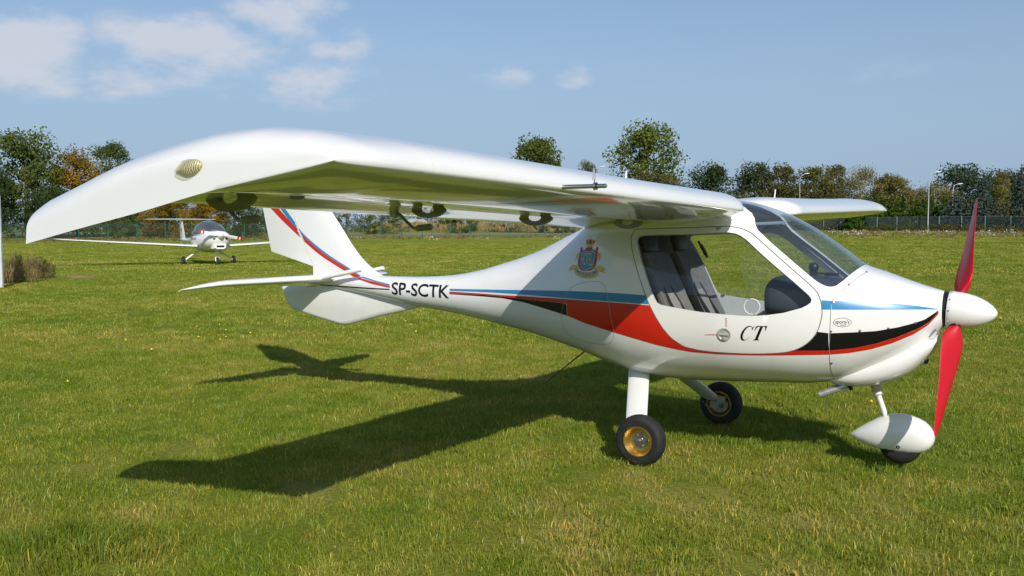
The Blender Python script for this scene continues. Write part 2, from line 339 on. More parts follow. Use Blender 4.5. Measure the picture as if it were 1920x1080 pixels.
F_top = pchip([(1.742,1.188),(1.64,1.216),(1.512,1.258),(1.38,1.304),(1.252,1.347),(1.106,1.455),(.963,1.556),(.818,1.643),(.632,1.727),(.442,1.778),(.2,1.805),
    (-.1,1.790),(-.4,1.735),(-.65,1.662),(-.865,1.575),(-1.022,1.507),(-1.223,1.418),(-1.42,1.35),(-1.617,1.294),(-1.841,1.236),(-2.14,1.187),(-2.404,1.169),
    (-2.588,1.163),(-2.763,1.162),(-3.0,1.165),(-3.4,1.165),(-3.80,1.15)])
F_bot = pchip([(1.742,.956),(1.70,.905),(1.62,.82),(1.5,.735),(1.35,.652),(1.2,.582),(1.06,.552),(.9,.533),(.766,.526),(.462,.508),(.061,.489),(-.237,.498),(-.503,.55),
    (-.827,.635),(-1.068,.689),(-1.317,.741),(-1.575,.785),(-1.842,.829),(-2.119,.866),(-2.465,.901),(-2.8,.945),(-3.2,1.0),(-3.80,1.06)])
F_wid = pchip([(1.742,.119),(1.70,.17),(1.62,.25),(1.5,.335),(1.3,.435),(1.1,.51),(.8,.58),(.4,.62),(0,.612),(-.3,.575),(-.6,.50),(-.9,.40),(-1.2,.31),(-1.6,.228),(-2,.178),
    (-2.5,.135),(-3,.10),(-3.4,.072),(-3.80,.035)])
F_mid = pchip([(1.742,1.072),(1.5,1.03),(1.2,1.03),(.8,1.03),(.3,1.04),(-.3,1.03),(-.8,1.04),(-1.3,1.05),(-1.8,1.03),(-2.5,1.035),(-3.2,1.08),(-3.80,1.11)])
F_nu = pchip([(1.742,2.0),(1.5,2.1),(1.2,2.2),(.8,2.3),(.3,2.6),(-.5,2.5),(-1.2,2.0),(-3.8,2.0)])
F_nl = pchip([(1.742,2.0),(1.5,2.2),(1.2,2.4),(.6,2.5),(-.2,2.4),(-1.2,2.1),(-3.8,2.0)])
def wing_low(x): return 1.60 + .075*np.clip((np.asarray(x, float)+.75)/1.2, 0, 1)     # height of the wing's underside at the root
def fus_grid(nx=210, na=128):
    u = np.linspace(0, 1, nx)
    xs = 1.742 - (1.742 + 3.80) * (0.22*u**2.2 + 0.78*u)                  # denser at the nose
    a = np.linspace(0, 2*math.pi, na, endpoint=False)
    ca, sa = np.cos(a), np.sin(a)
    X = np.repeat(xs[:, None], na, 1)
    top, bot, wid, mid, nu, nl = [f(xs)[:, None] for f in (F_top, F_bot, F_wid, F_mid, F_nu, F_nl)]
    n = np.where(ca >= 0, nu, nl)
    Y = wid * np.sign(sa) * np.abs(sa)**(2/n)
    Z = mid + np.where(ca >= 0, top-mid, mid-bot) * np.sign(ca) * np.abs(ca)**(2/n)
    # fillet flaring out under the wing roots
    mask = np.clip((X+.95)/.35, 0, 1) * np.clip((.72-X)/.30, 0, 1); mask = mask*mask*(3-2*mask)
    t = np.clip((Z - (wing_low(X) - .13)) / .13, 0, 1)
    side = np.clip(np.abs(Y) / (.5*wid), 0, 1)
    Y = Y + np.sign(Y) * .085 * t**2.2 * mask * side
    return X, Y, Z
XZ = {
    'blue_aft_hi': [(-2.0352,1.0827),(-1.4574,1.0986),(-0.7916,1.1242),(-0.3926,1.1331),(-0.2109,1.1318),(-0.0615,1.1285)],
    'blue_aft_lo': [(-2.0317,1.066),(-1.4551,1.0724),(-0.7898,1.0706),(-0.3913,1.0717),(-0.2097,1.0704),(-0.0359,1.0681)],
    'red_hi': [(-2.0309,1.0607),(-1.6749,1.0592),(-1.4545,1.0562),(-0.7898,1.0647),(-0.3913,1.0663),(-0.2097,1.0648),(-0.0317,1.0617),(-0.0124,1.0381),(0.0612,0.9208),(0.1301,0.8435),(0.2166,0.7908),(0.3427,0.77),(0.5171,0.7669),(0.6948,0.7715),(0.8449,0.7862),(0.9241,0.8049),(1.0325,0.8091),(1.1404,0.8143),(1.2781,0.8333),(1.3981,0.8641),(1.515,0.9071),(1.6287,0.9625),(1.6835,1.003),(1.7163,1.0494),(1.7266,1.0675)],
    'red_lo': [(-2.0352,1.0436),(-1.6743,1.0488),(-1.4081,1.0432),(-1.1206,1.035),(-0.8345,1.0351),(-0.7727,1.0288),(-0.7501,0.9379),(-0.5891,0.8984),(-0.3274,0.8523),(-0.1385,0.8169),(0.0009,0.7889),(0.1341,0.768),(0.2625,0.7545),(0.4536,0.7523),(0.6933,0.7602),(0.9212,0.7743),(1.1383,0.787),(1.2465,0.7996),(1.366,0.8257),(1.4841,0.8665),(1.5991,0.9242),(1.6724,0.9792),(1.711,1.0292),(1.732,1.0605)],
    'black_aft_hi': [(-2.0351,1.0427),(-1.6742,1.0475),(-1.4082,1.0411),(-1.1206,1.0329),(-0.8345,1.0331),(-0.7727,1.0272),(-0.7528,0.9385)],
    'black_aft_lo': [(-2.0349,1.0387),(-1.674,1.0358),(-1.4545,1.0323),(-1.2306,1.0127),(-1.0107,0.9787),(-0.867,0.9561),(-0.7529,0.9377)],
    'black_fwd_hi': [(0.9241,0.8056),(0.9799,0.8305),(1.036,0.8748),(1.0741,0.9224),(1.1444,0.9272),(1.2814,0.9364),(1.4008,0.946),(1.5166,0.97),(1.601,0.9956),(1.6569,1.0179),(1.7056,1.0566),(1.7238,1.0727)],
    'black_fwd_lo': [(0.9241,0.8049),(0.9783,0.8069),(1.0325,0.8091),(1.1404,0.8143),(1.2781,0.8333),(1.3981,0.8641),(1.515,0.9071),(1.6287,0.9625),(1.6835,1.003),(1.7163,1.0494),(1.7266,1.0678)],
    'blue_fwd_hi': [(1.0953,1.1343),(1.1572,1.1314),(1.3351,1.1274),(1.511,1.1152),(1.6251,1.101),(1.7262,1.0813)],
    'blue_fwd_lo': [(1.101,1.0763),(1.1604,1.0776),(1.3982,1.0799),(1.5139,1.0808),(1.6265,1.0814),(1.7263,1.0796)],
    'tail_line_hi': [(-3.6363,1.0634),(-3.2656,1.0609),(-2.9905,1.0574),(-2.7256,1.0567)],
    'tail_line_lo': [(-3.6465,1.0545),(-3.2703,1.0501),(-2.9923,1.0462),(-2.7252,1.0459)],
    'tail_blue_hi': [(-3.1122,1.1565),(-2.9063,1.1213),(-2.7318,1.0961)],
    'tail_blue_lo': [(-3.1137,1.1437),(-2.9,1.1098),(-2.7271,1.0824)],
    'tail_red_hi': [(-3.1232,1.1402),(-2.8993,1.1085),(-2.7266,1.0805)],
    'tail_red_lo': [(-3.1334,1.1282),(-2.943,1.0902),(-2.7232,1.0639)],
    'door': [(-0.2219,1.5223),(-0.201,1.4588),(-0.1385,1.3082),(-0.0704,1.1535),(-0.0194,1.0487),(0.0612,0.9208),(0.1301,0.8435),(0.2166,0.7908),(0.3427,0.77),(0.5171,0.7669),(0.6948,0.7715),(0.8449,0.7862),(0.9241,0.8049),(0.9842,0.8342),(1.0361,0.8783),(1.0742,0.9347),(1.0954,1.0034),(1.1013,1.0683),(1.0837,1.1481),(1.0351,1.2164),(0.8468,1.3752),(0.6548,1.532),(0.5947,1.5704),(0.5426,1.5898),(0.4522,1.6008),(0.2325,1.5925),(-0.1497,1.5825),(-0.202,1.5672)],
    'window': [(-0.1733,1.5036),(-0.1665,1.5289),(-0.1313,1.5395),(-0.0033,1.5451),(0.2108,1.5493),(0.3861,1.5579),(0.4812,1.5612),(0.5273,1.5542),(0.5635,1.5388),(0.6051,1.5117),(0.7338,1.4025),(0.9163,1.2549),(0.9983,1.1842),(1.0196,1.1642),(1.0334,1.1465),(1.0373,1.1332),(1.032,1.1163),(1.0096,1.099),(0.9812,1.0828),(0.8735,1.048),(0.7812,1.0314),(0.7049,1.023),(0.6139,1.0208),(0.5297,1.0233),(0.3435,1.0317),(0.1491,1.0544),(0.048,1.0686),(0.0201,1.0823),(0.0038,1.1083),(-0.0143,1.144),(-0.0966,1.3349),(-0.15,1.4532)],
    'windscreen': [(0.5253,1.7297),(0.5857,1.69),(0.6133,1.6556),(0.6312,1.6127),(0.6553,1.5774),(0.7436,1.5023),(0.8467,1.4202),(0.9461,1.3399),(1.0407,1.263),(1.0713,1.2417),(1.0999,1.2271),(1.1216,1.2197),(1.1394,1.2181),(1.1564,1.2208),(1.1697,1.2274),(1.2006,1.2574),(1.2441,1.3194),(1.2565,1.3423)],
    'hatch': [(-0.8232,0.8606),(-0.823,0.9431),(-0.7786,1.0666),(-0.7204,1.1489),(-0.6205,1.1889),(-0.4789,1.2067),(-0.4193,1.194),(-0.3835,1.1464),(-0.3532,1.0154),(-0.3246,0.8565),(-0.35,0.7912),(-0.4083,0.7571),(-0.5583,0.7491),(-0.7194,0.7692),(-0.7997,0.7992)],
    'seam': [(1.1286,0.6153),(1.1333,0.6923),(1.1404,0.8151),(1.1475,0.9266),(1.15,1.0115),(1.1513,1.0788),(1.1573,1.1304),(1.1934,1.1817),(1.2514,1.2528),(1.3,1.3056)],
    'text_reg': [(-2.6957,1.0066),(-2.0362,1.0008),(-2.7109,1.1161),(-2.0412,1.111)],
    'ct': [(0.5957,0.858),(0.7748,0.8672),(0.6278,0.9534),(0.7769,0.9599)],
    'handle': [(0.5017,0.8923)],
    'zam': [(0.3707,0.881),(0.4514,0.8859)],
    'otw': [(0.5172,0.9429),(0.5174,1.0028)],
    'sporty': [(1.2176,0.9978),(1.1683,0.9968),(1.2664,0.9987),(1.2171,1.0264),(1.2179,0.9708)],
    'crest': [(-0.5989,1.3482),(-0.7668,1.3432),(-0.4457,1.3523),(-0.6543,1.5181),(-0.5825,1.2331)],
    'vent': [(0.6804,1.0822)],
    'screws': [(1.163,1.1222),(1.1536,0.9395),(1.3137,0.9472),(1.4684,0.9631),(1.6106,0.9971),(1.1436,0.7274),(1.1325,0.6103),(1.2347,1.2272),(1.3,1.3056)],
    'leg_top': [(-0.489,0.5058),(-0.1752,0.5369)],
    'chin_crease': [(1.1531,0.625),(1.2773,0.6618),(1.402,0.7276),(1.5535,0.8201),(1.6664,0.8984)],
}
TAIL = {
    'red_l': [(-4.5503,1.969),(-4.2947,1.7847),(-4.135,1.6695),(-3.9512,1.5491),(-3.7717,1.4312),(-3.5949,1.328),(-3.3366,1.21),(-3.168,1.1311)],
    'red_r': [(-4.4012,1.9555),(-4.1795,1.7833),(-4.0409,1.6756),(-3.8601,1.5361),(-3.7709,1.4757),(-3.5942,1.3671),(-3.2853,1.224),(-3.1343,1.1531)],
    'blue_l': [(-4.403,2.0026),(-4.1578,1.783),(-4.0045,1.6458),(-3.8424,1.5158),(-3.771,1.4731),(-3.5943,1.3646),(-3.2853,1.222),(-3.1311,1.1522)],
    'blue_r': [(-4.3044,1.9966),(-4.0858,1.7821),(-3.9492,1.6481),(-3.8418,1.5437),(-3.6998,1.4509),(-3.507,1.3428),(-3.2767,1.235),(-3.1201,1.1598)],
}
# ================================================================ the near aircraft
plane = empty('light_aircraft', (0,0,0))
tag(plane, 'white high-wing two-seat light aircraft with red, blue and black stripes and red propeller', 'aircraft')

# ---- skin: one dense surface, cut along the door, window, windscreen and cowling lines
GX, GY, GZ = fus_grid()
nx_, na_ = GX.shape
SV = [Vector((float(GX[i,j]), float(GY[i,j]), float(GZ[i,j]))) for i in range(nx_) for j in range(na_)]
SF = [(i*na_+j, i*na_+(j+1) % na_, (i+1)*na_+(j+1) % na_, (i+1)*na_+j) for i in range(nx_-1) for j in range(na_)]
SKIN = BVHTree.FromPolygons(SV, SF)
G = np.stack([GX, GY, GZ], -1)
dI = np.gradient(G, axis=0); dJ = np.roll(G, -1, 1) - np.roll(G, 1, 1)
NR = np.cross(dJ, dI); NR /= np.maximum(np.linalg.norm(NR, axis=-1, keepdims=True), 1e-12)
cen = np.stack([GX, 0*GY, np.repeat(F_mid(GX[:,0])[:,None], na_, 1)], -1)
if ((G-cen)*NR).sum() < 0: NR = -NR
bm = bmesh.new(); lay = bm.verts.layers.float_vector.new('nrm')
bv = []
for k, p in enumerate(SV):
    q = bm.verts.new(p); q[lay] = Vector([float(c) for c in NR[k//na_, k % na_]]); bv.append(q)
for f in SF: bm.faces.new([bv[i] for i in f])
P_door, P_win = XZ['door'], XZ['window']
P_scr = XZ['windscreen'] + [(1.262,1.365),(1.30,1.5),(1.2,1.95),(.37,1.95),(.375,1.80),(.44,1.775)]
P_seam = [(1.1,.40),(1.125,.55)] + XZ['seam'] + [(1.325,1.335),(1.36,1.42)]
def inside(p, poly):
    x, z = p; c = False; n = len(poly)
    for i in range(n):
        (x1, z1), (x2, z2) = poly[i], poly[(i+1) % n]
        if (z1 > z) != (z2 > z) and x < (x2-x1)*(z-z1)/(z2-z1) + x1: c = not c
    return c
cand = set(f for f in bm.faces if -.95 < f.calc_center_median().x < 1.5)
def cut(poly, close=True):
    global cand
    n = len(poly)
    for i in range(n if close else n-1):
        a, b = poly[i], poly[(i+1) % n]
        x0, x1 = min(a[0],b[0])-1e-4, max(a[0],b[0])+1e-4; z0, z1 = min(a[1],b[1])-1e-4, max(a[1],b[1])+1e-4
        sel = []
        for f in cand:
            xs = [v.co.x for v in f.verts]
            if max(xs) < x0 or min(xs) > x1: continue
            zs = [v.co.z for v in f.verts]
            if max(zs) < z0 or min(zs) > z1: continue
            sel.append(f)
        if not sel: continue
        d = Vector((b[0]-a[0], 0, b[1]-a[1])); nrm = Vector((-d.z, 0, d.x)).normalized()
        # only faces the segment really crosses
        sel = [f for f in sel if min((v.co - Vector((a[0],v.co.y,a[1]))).dot(nrm) for v in f.verts) < 1e-6 and max((v.co - Vector((a[0],v.co.y,a[1]))).dot(nrm) for v in f.verts) > -1e-6]
        if not sel: continue
        geom = set(sel)
        for f in sel: geom.update(f.edges); geom.update(f.verts)
        cand.difference_update(sel)
        r = bmesh.ops.bisect_plane(bm, geom=list(geom), dist=1e-6, plane_co=(a[0], 0, a[1]), plane_no=nrm)
        cand.update(g for g in r['geom'] if isinstance(g, bmesh.types.BMFace))
        cand = set(f for f in cand if f.is_valid)
cut(P_door); cut(P_win); cut(P_scr); cut(P_seam, False)
def seam_x(z):
    pts = sorted((q[1], q[0]) for q in P_seam)
    return lerp_table(pts, z)
bm.normal_update(); regions = {}
for f in bm.faces:
    c = f.calc_center_median(); k = (c.x, c.z); s = 'n' if c.y < 0 else 'f'
    if -.3 < c.x < 1.5:
        if inside(k, P_win): key = 'win' + s
        elif inside(k, P_scr): key = 'screen'
        elif inside(k, P_door): key = 'door' + s
        elif c.x > seam_x(c.z): key = 'cowl'
        else: key = 'shell'
    else: key = 'cowl' if c.x > 1.3 else 'shell'
    regions.setdefault(key, []).append(f)
def piece(name, faces, thick, mats, parent):
    """outer skin with its own exact normals, plus an inner skin and edge walls when thick"""
    idx = {}; V = []; NN = []; F = []; LN = []; MI = []
    for f in faces:
        for v in f.verts:
            if v not in idx: idx[v] = len(V); V.append(v.co.copy()); NN.append(v[lay].normalized())
    n0 = len(V)
    for f in faces:
        q = [idx[v] for v in f.verts]
        nn = Vector((0,0,0))
        for i in range(len(q)): nn += V[q[i]].cross(V[q[(i+1) % len(q)]])
        av = sum((NN[i] for i in q), Vector((0,0,0)))
        if nn.dot(av) < 0: q.reverse()
        F.append(q); MI.append(0); LN += [NN[i] for i in q]
    if thick:
        V += [V[i] - NN[i]*thick for i in range(n0)]
        for q in F[:]:
            r = [i+n0 for i in reversed(q)]; F.append(r); MI.append(1); LN += [-NN[i-n0] for i in r]
        cnt = {}
        for q in F[:len(faces)]:
            for a, b in zip(q, q[1:]+q[:1]): cnt[(a,b)] = 1
        for (a, b) in list(cnt):
            if (b, a) not in cnt:
                r = [b, a, a+n0, b+n0]; fn = (V[r[1]]-V[r[0]]).cross(V[r[2]]-V[r[0]])
                fn = fn.normalized() if fn.length > 1e-12 else Vector((0,0,1))
                F.append(r); MI.append(1); LN += [fn]*4
    o = mesh_obj(name, V, F, mats, parent, True, MI)
    if len(LN) == len(o.data.loops): o.data.normals_split_custom_set([tuple(n) for n in LN])
    return o
shell = piece('fuselage', regions['shell'], .016, [M['white'], M['frame']], plane)
cowl = piece('engine_cowling', regions['cowl'], .004, [M['white'], M['hollow_shade']], plane)
door = piece('door', regions['doorn'], .02, [M['white'], M['frame']], plane)
door_far = piece('door', regions['doorf'], .02, [M['white'], M['frame']], plane)
door['label'] = 'near cabin door lettered CT'
piece('window_pane', regions['winn'], 0, M['glass'], door); piece('window_pane', regions['winf'], 0, M['glass'], door_far)
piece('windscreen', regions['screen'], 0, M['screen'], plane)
bm.free()

# ---- paint, lettering and panel lines: thin film laid on the skin
def on_skin(x, z, side=-1, off=.0012):
    h, n, i, d = SKIN.ray_cast(Vector((x, 3*side, z)), Vector((0, -side, 0)))
    if h is None:
        h, n, i, d = SKIN.find_nearest(Vector((x, .3*side, z)))
    if n.y*side < 0: n = -n
    return h + n*off
def resample(pl, n):
    p = [Vector((a, b, 0)) for a, b in pl]; L = [0]
    for a, b in zip(p, p[1:]): L.append(L[-1] + (b-a).length)
    out = []
    for k in range(n):
        s = L[-1]*k/(n-1)
        for i in range(len(p)-1):
            if s <= L[i+1] + 1e-9: break
        t = (s-L[i])/max(L[i+1]-L[i], 1e-9); q = p[i].lerp(p[i+1], t); out.append((q.x, q.y))
    return out
def curve_xz(pl, n=6):
    """smooth a polyline (Catmull-Rom)"""
    out = []
    for i in range(len(pl)-1):
        p0 = pl[max(i-1, 0)]; p1 = pl[i]; p2 = pl[i+1]; p3 = pl[min(i+2, len(pl)-1)]
        for k in range(n):
            t = k/n; out.append(tuple(.5*(2*p1[j] + (p2[j]-p0[j])*t + (2*p0[j]-5*p1[j]+4*p2[j]-p3[j])*t*t + (3*p1[j]-p0[j]-3*p2[j]+p3[j])*t**3) for j in (0, 1)))
    return out + [pl[-1]]
def band(name, hi, lo, mat, parent, side=-1, n=90, m=6, off=.0012, both=True):
    """hi and lo are matched edge curves; rows between them are laid on the skin"""
    for sd in ((-1, 1) if both else (side,)):
        V = []; F = []
        b = len(V); A = resample(hi, n); B = resample(lo, n)
        for p, q in zip(A, B):
            for k in range(m+1):
                t = k/m; V.append(on_skin(p[0]+(q[0]-p[0])*t, p[1]+(q[1]-p[1])*t, sd, off))
        for i in range(n-1):
            for k in range(m):
                f = (b+i*(m+1)+k, b+i*(m+1)+k+1, b+(i+1)*(m+1)+k+1, b+(i+1)*(m+1)+k); F.append(f if sd < 0 else f[::-1])
        mesh_obj(name, V, F, mat, parent)
def lay_polys(name, W, faces, mat, parent, side, off, step=.012):
    b2 = bmesh.new(); vv = [b2.verts.new((q.x, 0, q.y)) for q in W]
    for f in faces:
        try: b2.faces.new([vv[i] for i in f])
        except ValueError: pass
    grid_cut(b2, step); b2.verts.index_update()
    V = [on_skin(v.co.x, v.co.z, side, off) for v in b2.verts]; F = []
    for f in b2.faces:
        q = [v.index for v in f.verts]; nn = (V[q[1]]-V[q[0]]).cross(V[q[2]]-V[q[0]]); F.append(q if nn.y*side > 0 else q[::-1])
    b2.free(); return mesh_obj(name, V, F, mat, parent)
def grid_cut(b2, step):
    bmesh.ops.triangulate(b2, faces=b2.faces[:])
    xs = [v.co.x for v in b2.verts]; zs = [v.co.z for v in b2.verts]
    x = math.floor(min(xs)/step)*step
    while x < max(xs):
        bmesh.ops.bisect_plane(b2, geom=b2.verts[:]+b2.edges[:]+b2.faces[:], dist=1e-6, plane_co=(x,0,0), plane_no=(1,0,0)); x += step
    z = math.floor(min(zs)/step)*step
    while z < max(zs):
        bmesh.ops.bisect_plane(b2, geom=b2.verts[:]+b2.edges[:]+b2.faces[:], dist=1e-6, plane_co=(0,0,z), plane_no=(0,0,1)); z += step
def fill_skin(name, polys, mat, parent, side=-1, off=.0012, step=.02):
    """filled outlines given in the side plane, cut to a grid so that they bend with the skin"""
    W = []; F = []
    for poly in polys: F.append(tuple(range(len(W), len(W)+len(poly)))); W += [Vector(q) for q in poly]
    return lay_polys(name, W, F, mat, parent, side, off, step)
def line_skin(name, pts, width, mat, parent, side=-1, off=.0016, closed=False, both=True):
    p = [Vector((a, b)) for a, b in (pts + [pts[0]] if closed else pts)]; 
    for sd in ((-1, 1) if both else (side,)):
        V = []; F = []
        b = len(V)
        for i, q in enumerate(p):
            t = p[min(i+1, len(p)-1)] - p[max(i-1, 0)]
            if closed and i in (0, len(p)-1): t = p[1] - p[-2]
            t.normalize(); nn = Vector((-t.y, t.x))*width*.5
            V += [on_skin(q.x+nn.x, q.y+nn.y, sd, off), on_skin(q.x-nn.x, q.y-nn.y, sd, off)]
        for i in range(len(p)-1): F.append((b+2*i, b+2*i+1, b+2*i+3, b+2*i+2))
        mesh_obj(name, V, F, mat, parent)
def text_polys(txt, size, shear=0.0, bold=0.0, spacing=1.0):
    c = bpy.data.curves.new('t', 'FONT'); c.body = txt; c.size = size; c.shear = shear; c.offset = bold; c.space_character = spacing; c.resolution_u = 4
    o = bpy.data.objects.new('t', c); me = o.to_mesh()
    me = bpy.data.meshes.new_from_object(o); vs_ = [v.co.copy() for v in me.vertices]; fs = [tuple(p.vertices) for p in me.polygons]
    bpy.data.objects.remove(o); bpy.data.curves.remove(c); bpy.data.meshes.remove(me)
    return vs_, fs
def text_skin(name, txt, quad, mat, parent, shear=0.0, bold=0.0, side=-1, off=.0016, spacing=1.0):
    """lettering stretched to the four corners bottom-left, bottom-right, top-left, top-right in the side plane"""
    v, f = text_polys(txt, 1, shear, bold, spacing)
    x0, x1 = min(p.x for p in v), max(p.x for p in v); y0, y1 = min(p.y for p in v), max(p.y for p in v)
    bl, br, tl, tr = [Vector(q) for q in quad]; W = []
    for p in v:
        a = (p.x-x0)/(x1-x0); b = (p.y-y0)/(y1-y0)
        q = (bl*(1-a)+br*a)*(1-b) + (tl*(1-a)+tr*a)*b; W.append(q)
    return lay_polys(name, W, f, mat, parent, side, off)

cz = curve_xz
rh, rl = XZ['red_hi'], XZ['red_lo']
band('blue_stripe', cz(XZ['blue_aft_hi']), cz(XZ['blue_aft_lo']), M['blue'], shell, n=70)
band('blue_stripe', cz([p for p in XZ['blue_fwd_hi'] if p[0] <= 1.158] + [(1.1515,1.1315)]), cz([(1.101,1.0763),(1.1515,1.0774)]), M['blue'], shell, n=8)
band('blue_stripe', cz([(1.1555,1.1315)]+XZ['blue_fwd_hi'][2:]), cz([(1.1555,1.0775)]+XZ['blue_fwd_lo'][2:]), M['blue'], cowl, n=60)
# the broad red stripe: aft wedge, the run under the door, the run along the cowling
def seg(pl, x0, x1):
    pl = cz(pl, 8); out = []
    for a, b in zip(pl, pl[1:]):
        for xx in (x0, x1):
            if (a[0]-xx)*(b[0]-xx) < 0: t = (xx-a[0])/(b[0]-a[0]); out.append((xx, a[1]+(b[1]-a[1])*t))
        if x0 <= a[0] <= x1: out.append(a)
    if x0 <= pl[-1][0] <= x1: out.append(pl[-1])
    return sorted(set(out))
def band_x(name, hi, lo, x0, x1, mat, parent, n=60, m=8, both=True):
    H = sorted(hi); L = sorted(lo); V1 = []; V2 = []
    for k in range(n):
        x = x0 + (x1-x0)*k/(n-1); V1.append((x, lerp_table(H, x))); V2.append((x, lerp_table(L, x)))
    for sd in ((-1, 1) if both else (-1,)):
        V = []; F = []
        b = len(V)
        for p, q in zip(V1, V2):
            for k in range(m+1): V.append(on_skin(p[0], p[1]+(q[1]-p[1])*k/m, sd))
        for i in range(n-1):
            for k in range(m):
                f = (b+i*(m+1)+k, b+i*(m+1)+k+1, b+(i+1)*(m+1)+k+1, b+(i+1)*(m+1)+k); F.append(f if sd < 0 else f[::-1])
        mesh_obj(name, V, F, mat, parent)
d_low = [p for p in XZ['door'][4:18]]
red_top = [p for p in rh if p[0] <= -.03] + [(-.0194,1.0487)] + d_low[1:9] + [(.95,.8060)] + [p for p in rh if p[0] >= 1.03]
red_bot_a = [p for p in rl if p[0] <= -.7727]; red_bot_b = [p for p in rl if p[0] >= -.751]
band_x('red_stripe', red_top, red_bot_a, -2.035, -.762, M['red'], shell, 70, 4)
band_x('red_stripe', red_top, red_bot_b, -.7615, 1.1385, M['red'], shell, 190, 12)
band_x('red_stripe', red_top, red_bot_b, 1.1425, 1.7255, M['red'], cowl, 70, 5)
band_x('black_stripe', [(a, b-.001) for a, b in red_bot_a] + [(-.755,1.0215)], XZ['black_aft_lo'], -2.034, -.7655, M['black'], shell, 70, 5)
blk_top = [(.93,.806)] + d_low[9:12] + [(1.0742,.9347-.012)] + [p for p in XZ['black_fwd_hi'] if p[0] > 1.08]
band_x('black_stripe', sorted(blk_top), [(.93,.8055)]+[(a, b+.0008) for a, b in XZ['black_fwd_lo'][1:]], .93, 1.1385, M['black'], shell, 40, 6)
band_x('black_stripe', sorted(blk_top), [(a, b+.0008) for a, b in XZ['black_fwd_lo'][1:]], 1.1425, 1.724, M['black'], cowl, 70, 6)
band('black_stripe', XZ['tail_line_hi'], XZ['tail_line_lo'], M['black'], shell, n=40, m=2)
t4 = XZ['text_reg']
tl_ = text_skin('registration_lettering', 'SP-SCTK', t4, M['black'], shell, bold=.018); tl_['label'] = 'black registration lettering SP-SCTK'
# panel gaps
line_skin('door_gap', cz(P_door + [P_door[0]], 5), .0045, M['line'], shell)
sm = line_skin('cowling_gap', cz(XZ['seam'], 6), .0034, pmat('fine_grey_gap', (.22,.22,.22), .6), cowl)
line_skin('hatch_gap', cz(XZ['hatch'] + [XZ['hatch'][0]], 5), .003, pmat('pale_gap', (.34,.34,.33), .6), shell)
# CT in slanted serif capitals
def serif_C():
    out = []; inn = []; quads = []
    for k in range(33):
        a = R(38 + (322-38)*k/32); out.append((.36 + .36*math.cos(a), .5 + .52*math.sin(a)))
    for k in range(33):
        a = R(322 - (322-38)*k/32); inn.append((.42 + .235*math.cos(a)*1.12, .5 + .465*math.sin(a)))
    inn.reverse()
    return [[out[i], out[i+1], inn[i+1], inn[i]] for i in range(32)]
serif_T = [[(.27,.0),(.46,.0),(.46,1.0),(.27,1.0)],[(.17,0),(.27,0),(.27,.07),(.17,.045)],[(.46,0),(.56,0),(.56,.045),(.46,.07)],[(.0,.945),(.27,.945),(.27,1.0),(.0,1.0)],[(.46,.945),(.73,.945),(.73,1.0),(.46,1.0)],
    [(.0,.66),(.035,.66),(.075,.84),(.14,.945),(.0,.945)],[(.73,.66),(.695,.66),(.655,.84),(.59,.945),(.73,.945)]]
def place_ct(poly, ox):
    bl, br, tl, tr = Vector((.598,.858)), Vector((.745,.8655)), Vector((.628,.9545)), Vector((.775,.961)); W = 1.56; out = []
    for x, y in poly:
        a = (x+ox)/W; q = (bl*(1-a)+br*a)*(1-y) + (tl*(1-a)+tr*a)*y; q = q + Vector((.010*(y-.5), 0)); out.append((q.x, q.y))
    return out
c_serif = [(.62,.70),(.66,.70),(.70,1.0),(.66,1.0),(.62,.90)]
ctl = fill_skin('type_lettering', [place_ct(p_, 0.0) for p_ in serif_C()] + [place_ct(c_serif, 0)] + [place_ct(p_, .82) for p_ in serif_T], M['black'], door, off=.0016)
ctl['label'] = 'black slanted serif letters CT'
# small red words beside the lock, lock itself
zx, zz = XZ['handle'][0]
z0, z1 = XZ['zam']; text_skin('lock_lettering', 'ZAMKNIĘTE', [(z0[0],z0[1]-.006),(z1[0],z1[1]-.006),(z0[0],z0[1]+.007),(z1[0],z1[1]+.007)], M['redtext'], door)
o0, o1 = XZ['otw']; text_skin('lock_lettering', 'OTWARTE', [(o0[0]+.006,o0[1]),(o1[0]+.006,o1[1]),(o0[0]-.007,o0[1]),(o1[0]-.007,o1[1])], M['redtext'], door)
hp = on_skin(zx, zz, -1, 0); hn = (on_skin(zx, zz, -1, .01) - hp).normalized()
b = MB(); b.lathe([(-.002,.0),(.004,.044),(.007,.044),(.007,.037),(.003,.034),(.003,0)], hp, hn, 36); b.box(hp+hn*.006, (.06,.012,.008)); b.lathe([(.004,.012),(.009,.011),(.009,0)], hp+Vector((0,0,-.024)), hn, 14)
b.build('door_lock', M['alu'], door)
vx, vz = XZ['vent'][0]; vp = on_skin(vx, vz, -1, 0); vn = (on_skin(vx, vz, -1, .01) - vp).normalized()
b = MB()
ring = [vp + vn*.006 + (vn.cross(Vector((0,0,1))).normalized()*math.cos(a) + Vector((0,0,1))*math.sin(a))*.05 for a in [2*math.pi*k/28 for k in range(29)]]
b.tube(ring, .0045, 8); b.build('window_vent_ring', M['frame'], door)
# screws round the cowling
for sx, sz in XZ['screws']:
    p = on_skin(sx, sz, -1, 0); n = (on_skin(sx, sz, -1, .01)-p).normalized(); b = MB(); b.lathe([(0,.008),(.003,.0075),(.0042,.003),(.0042,0)], p, n, 12); b.build('screw', M['steel'], cowl)
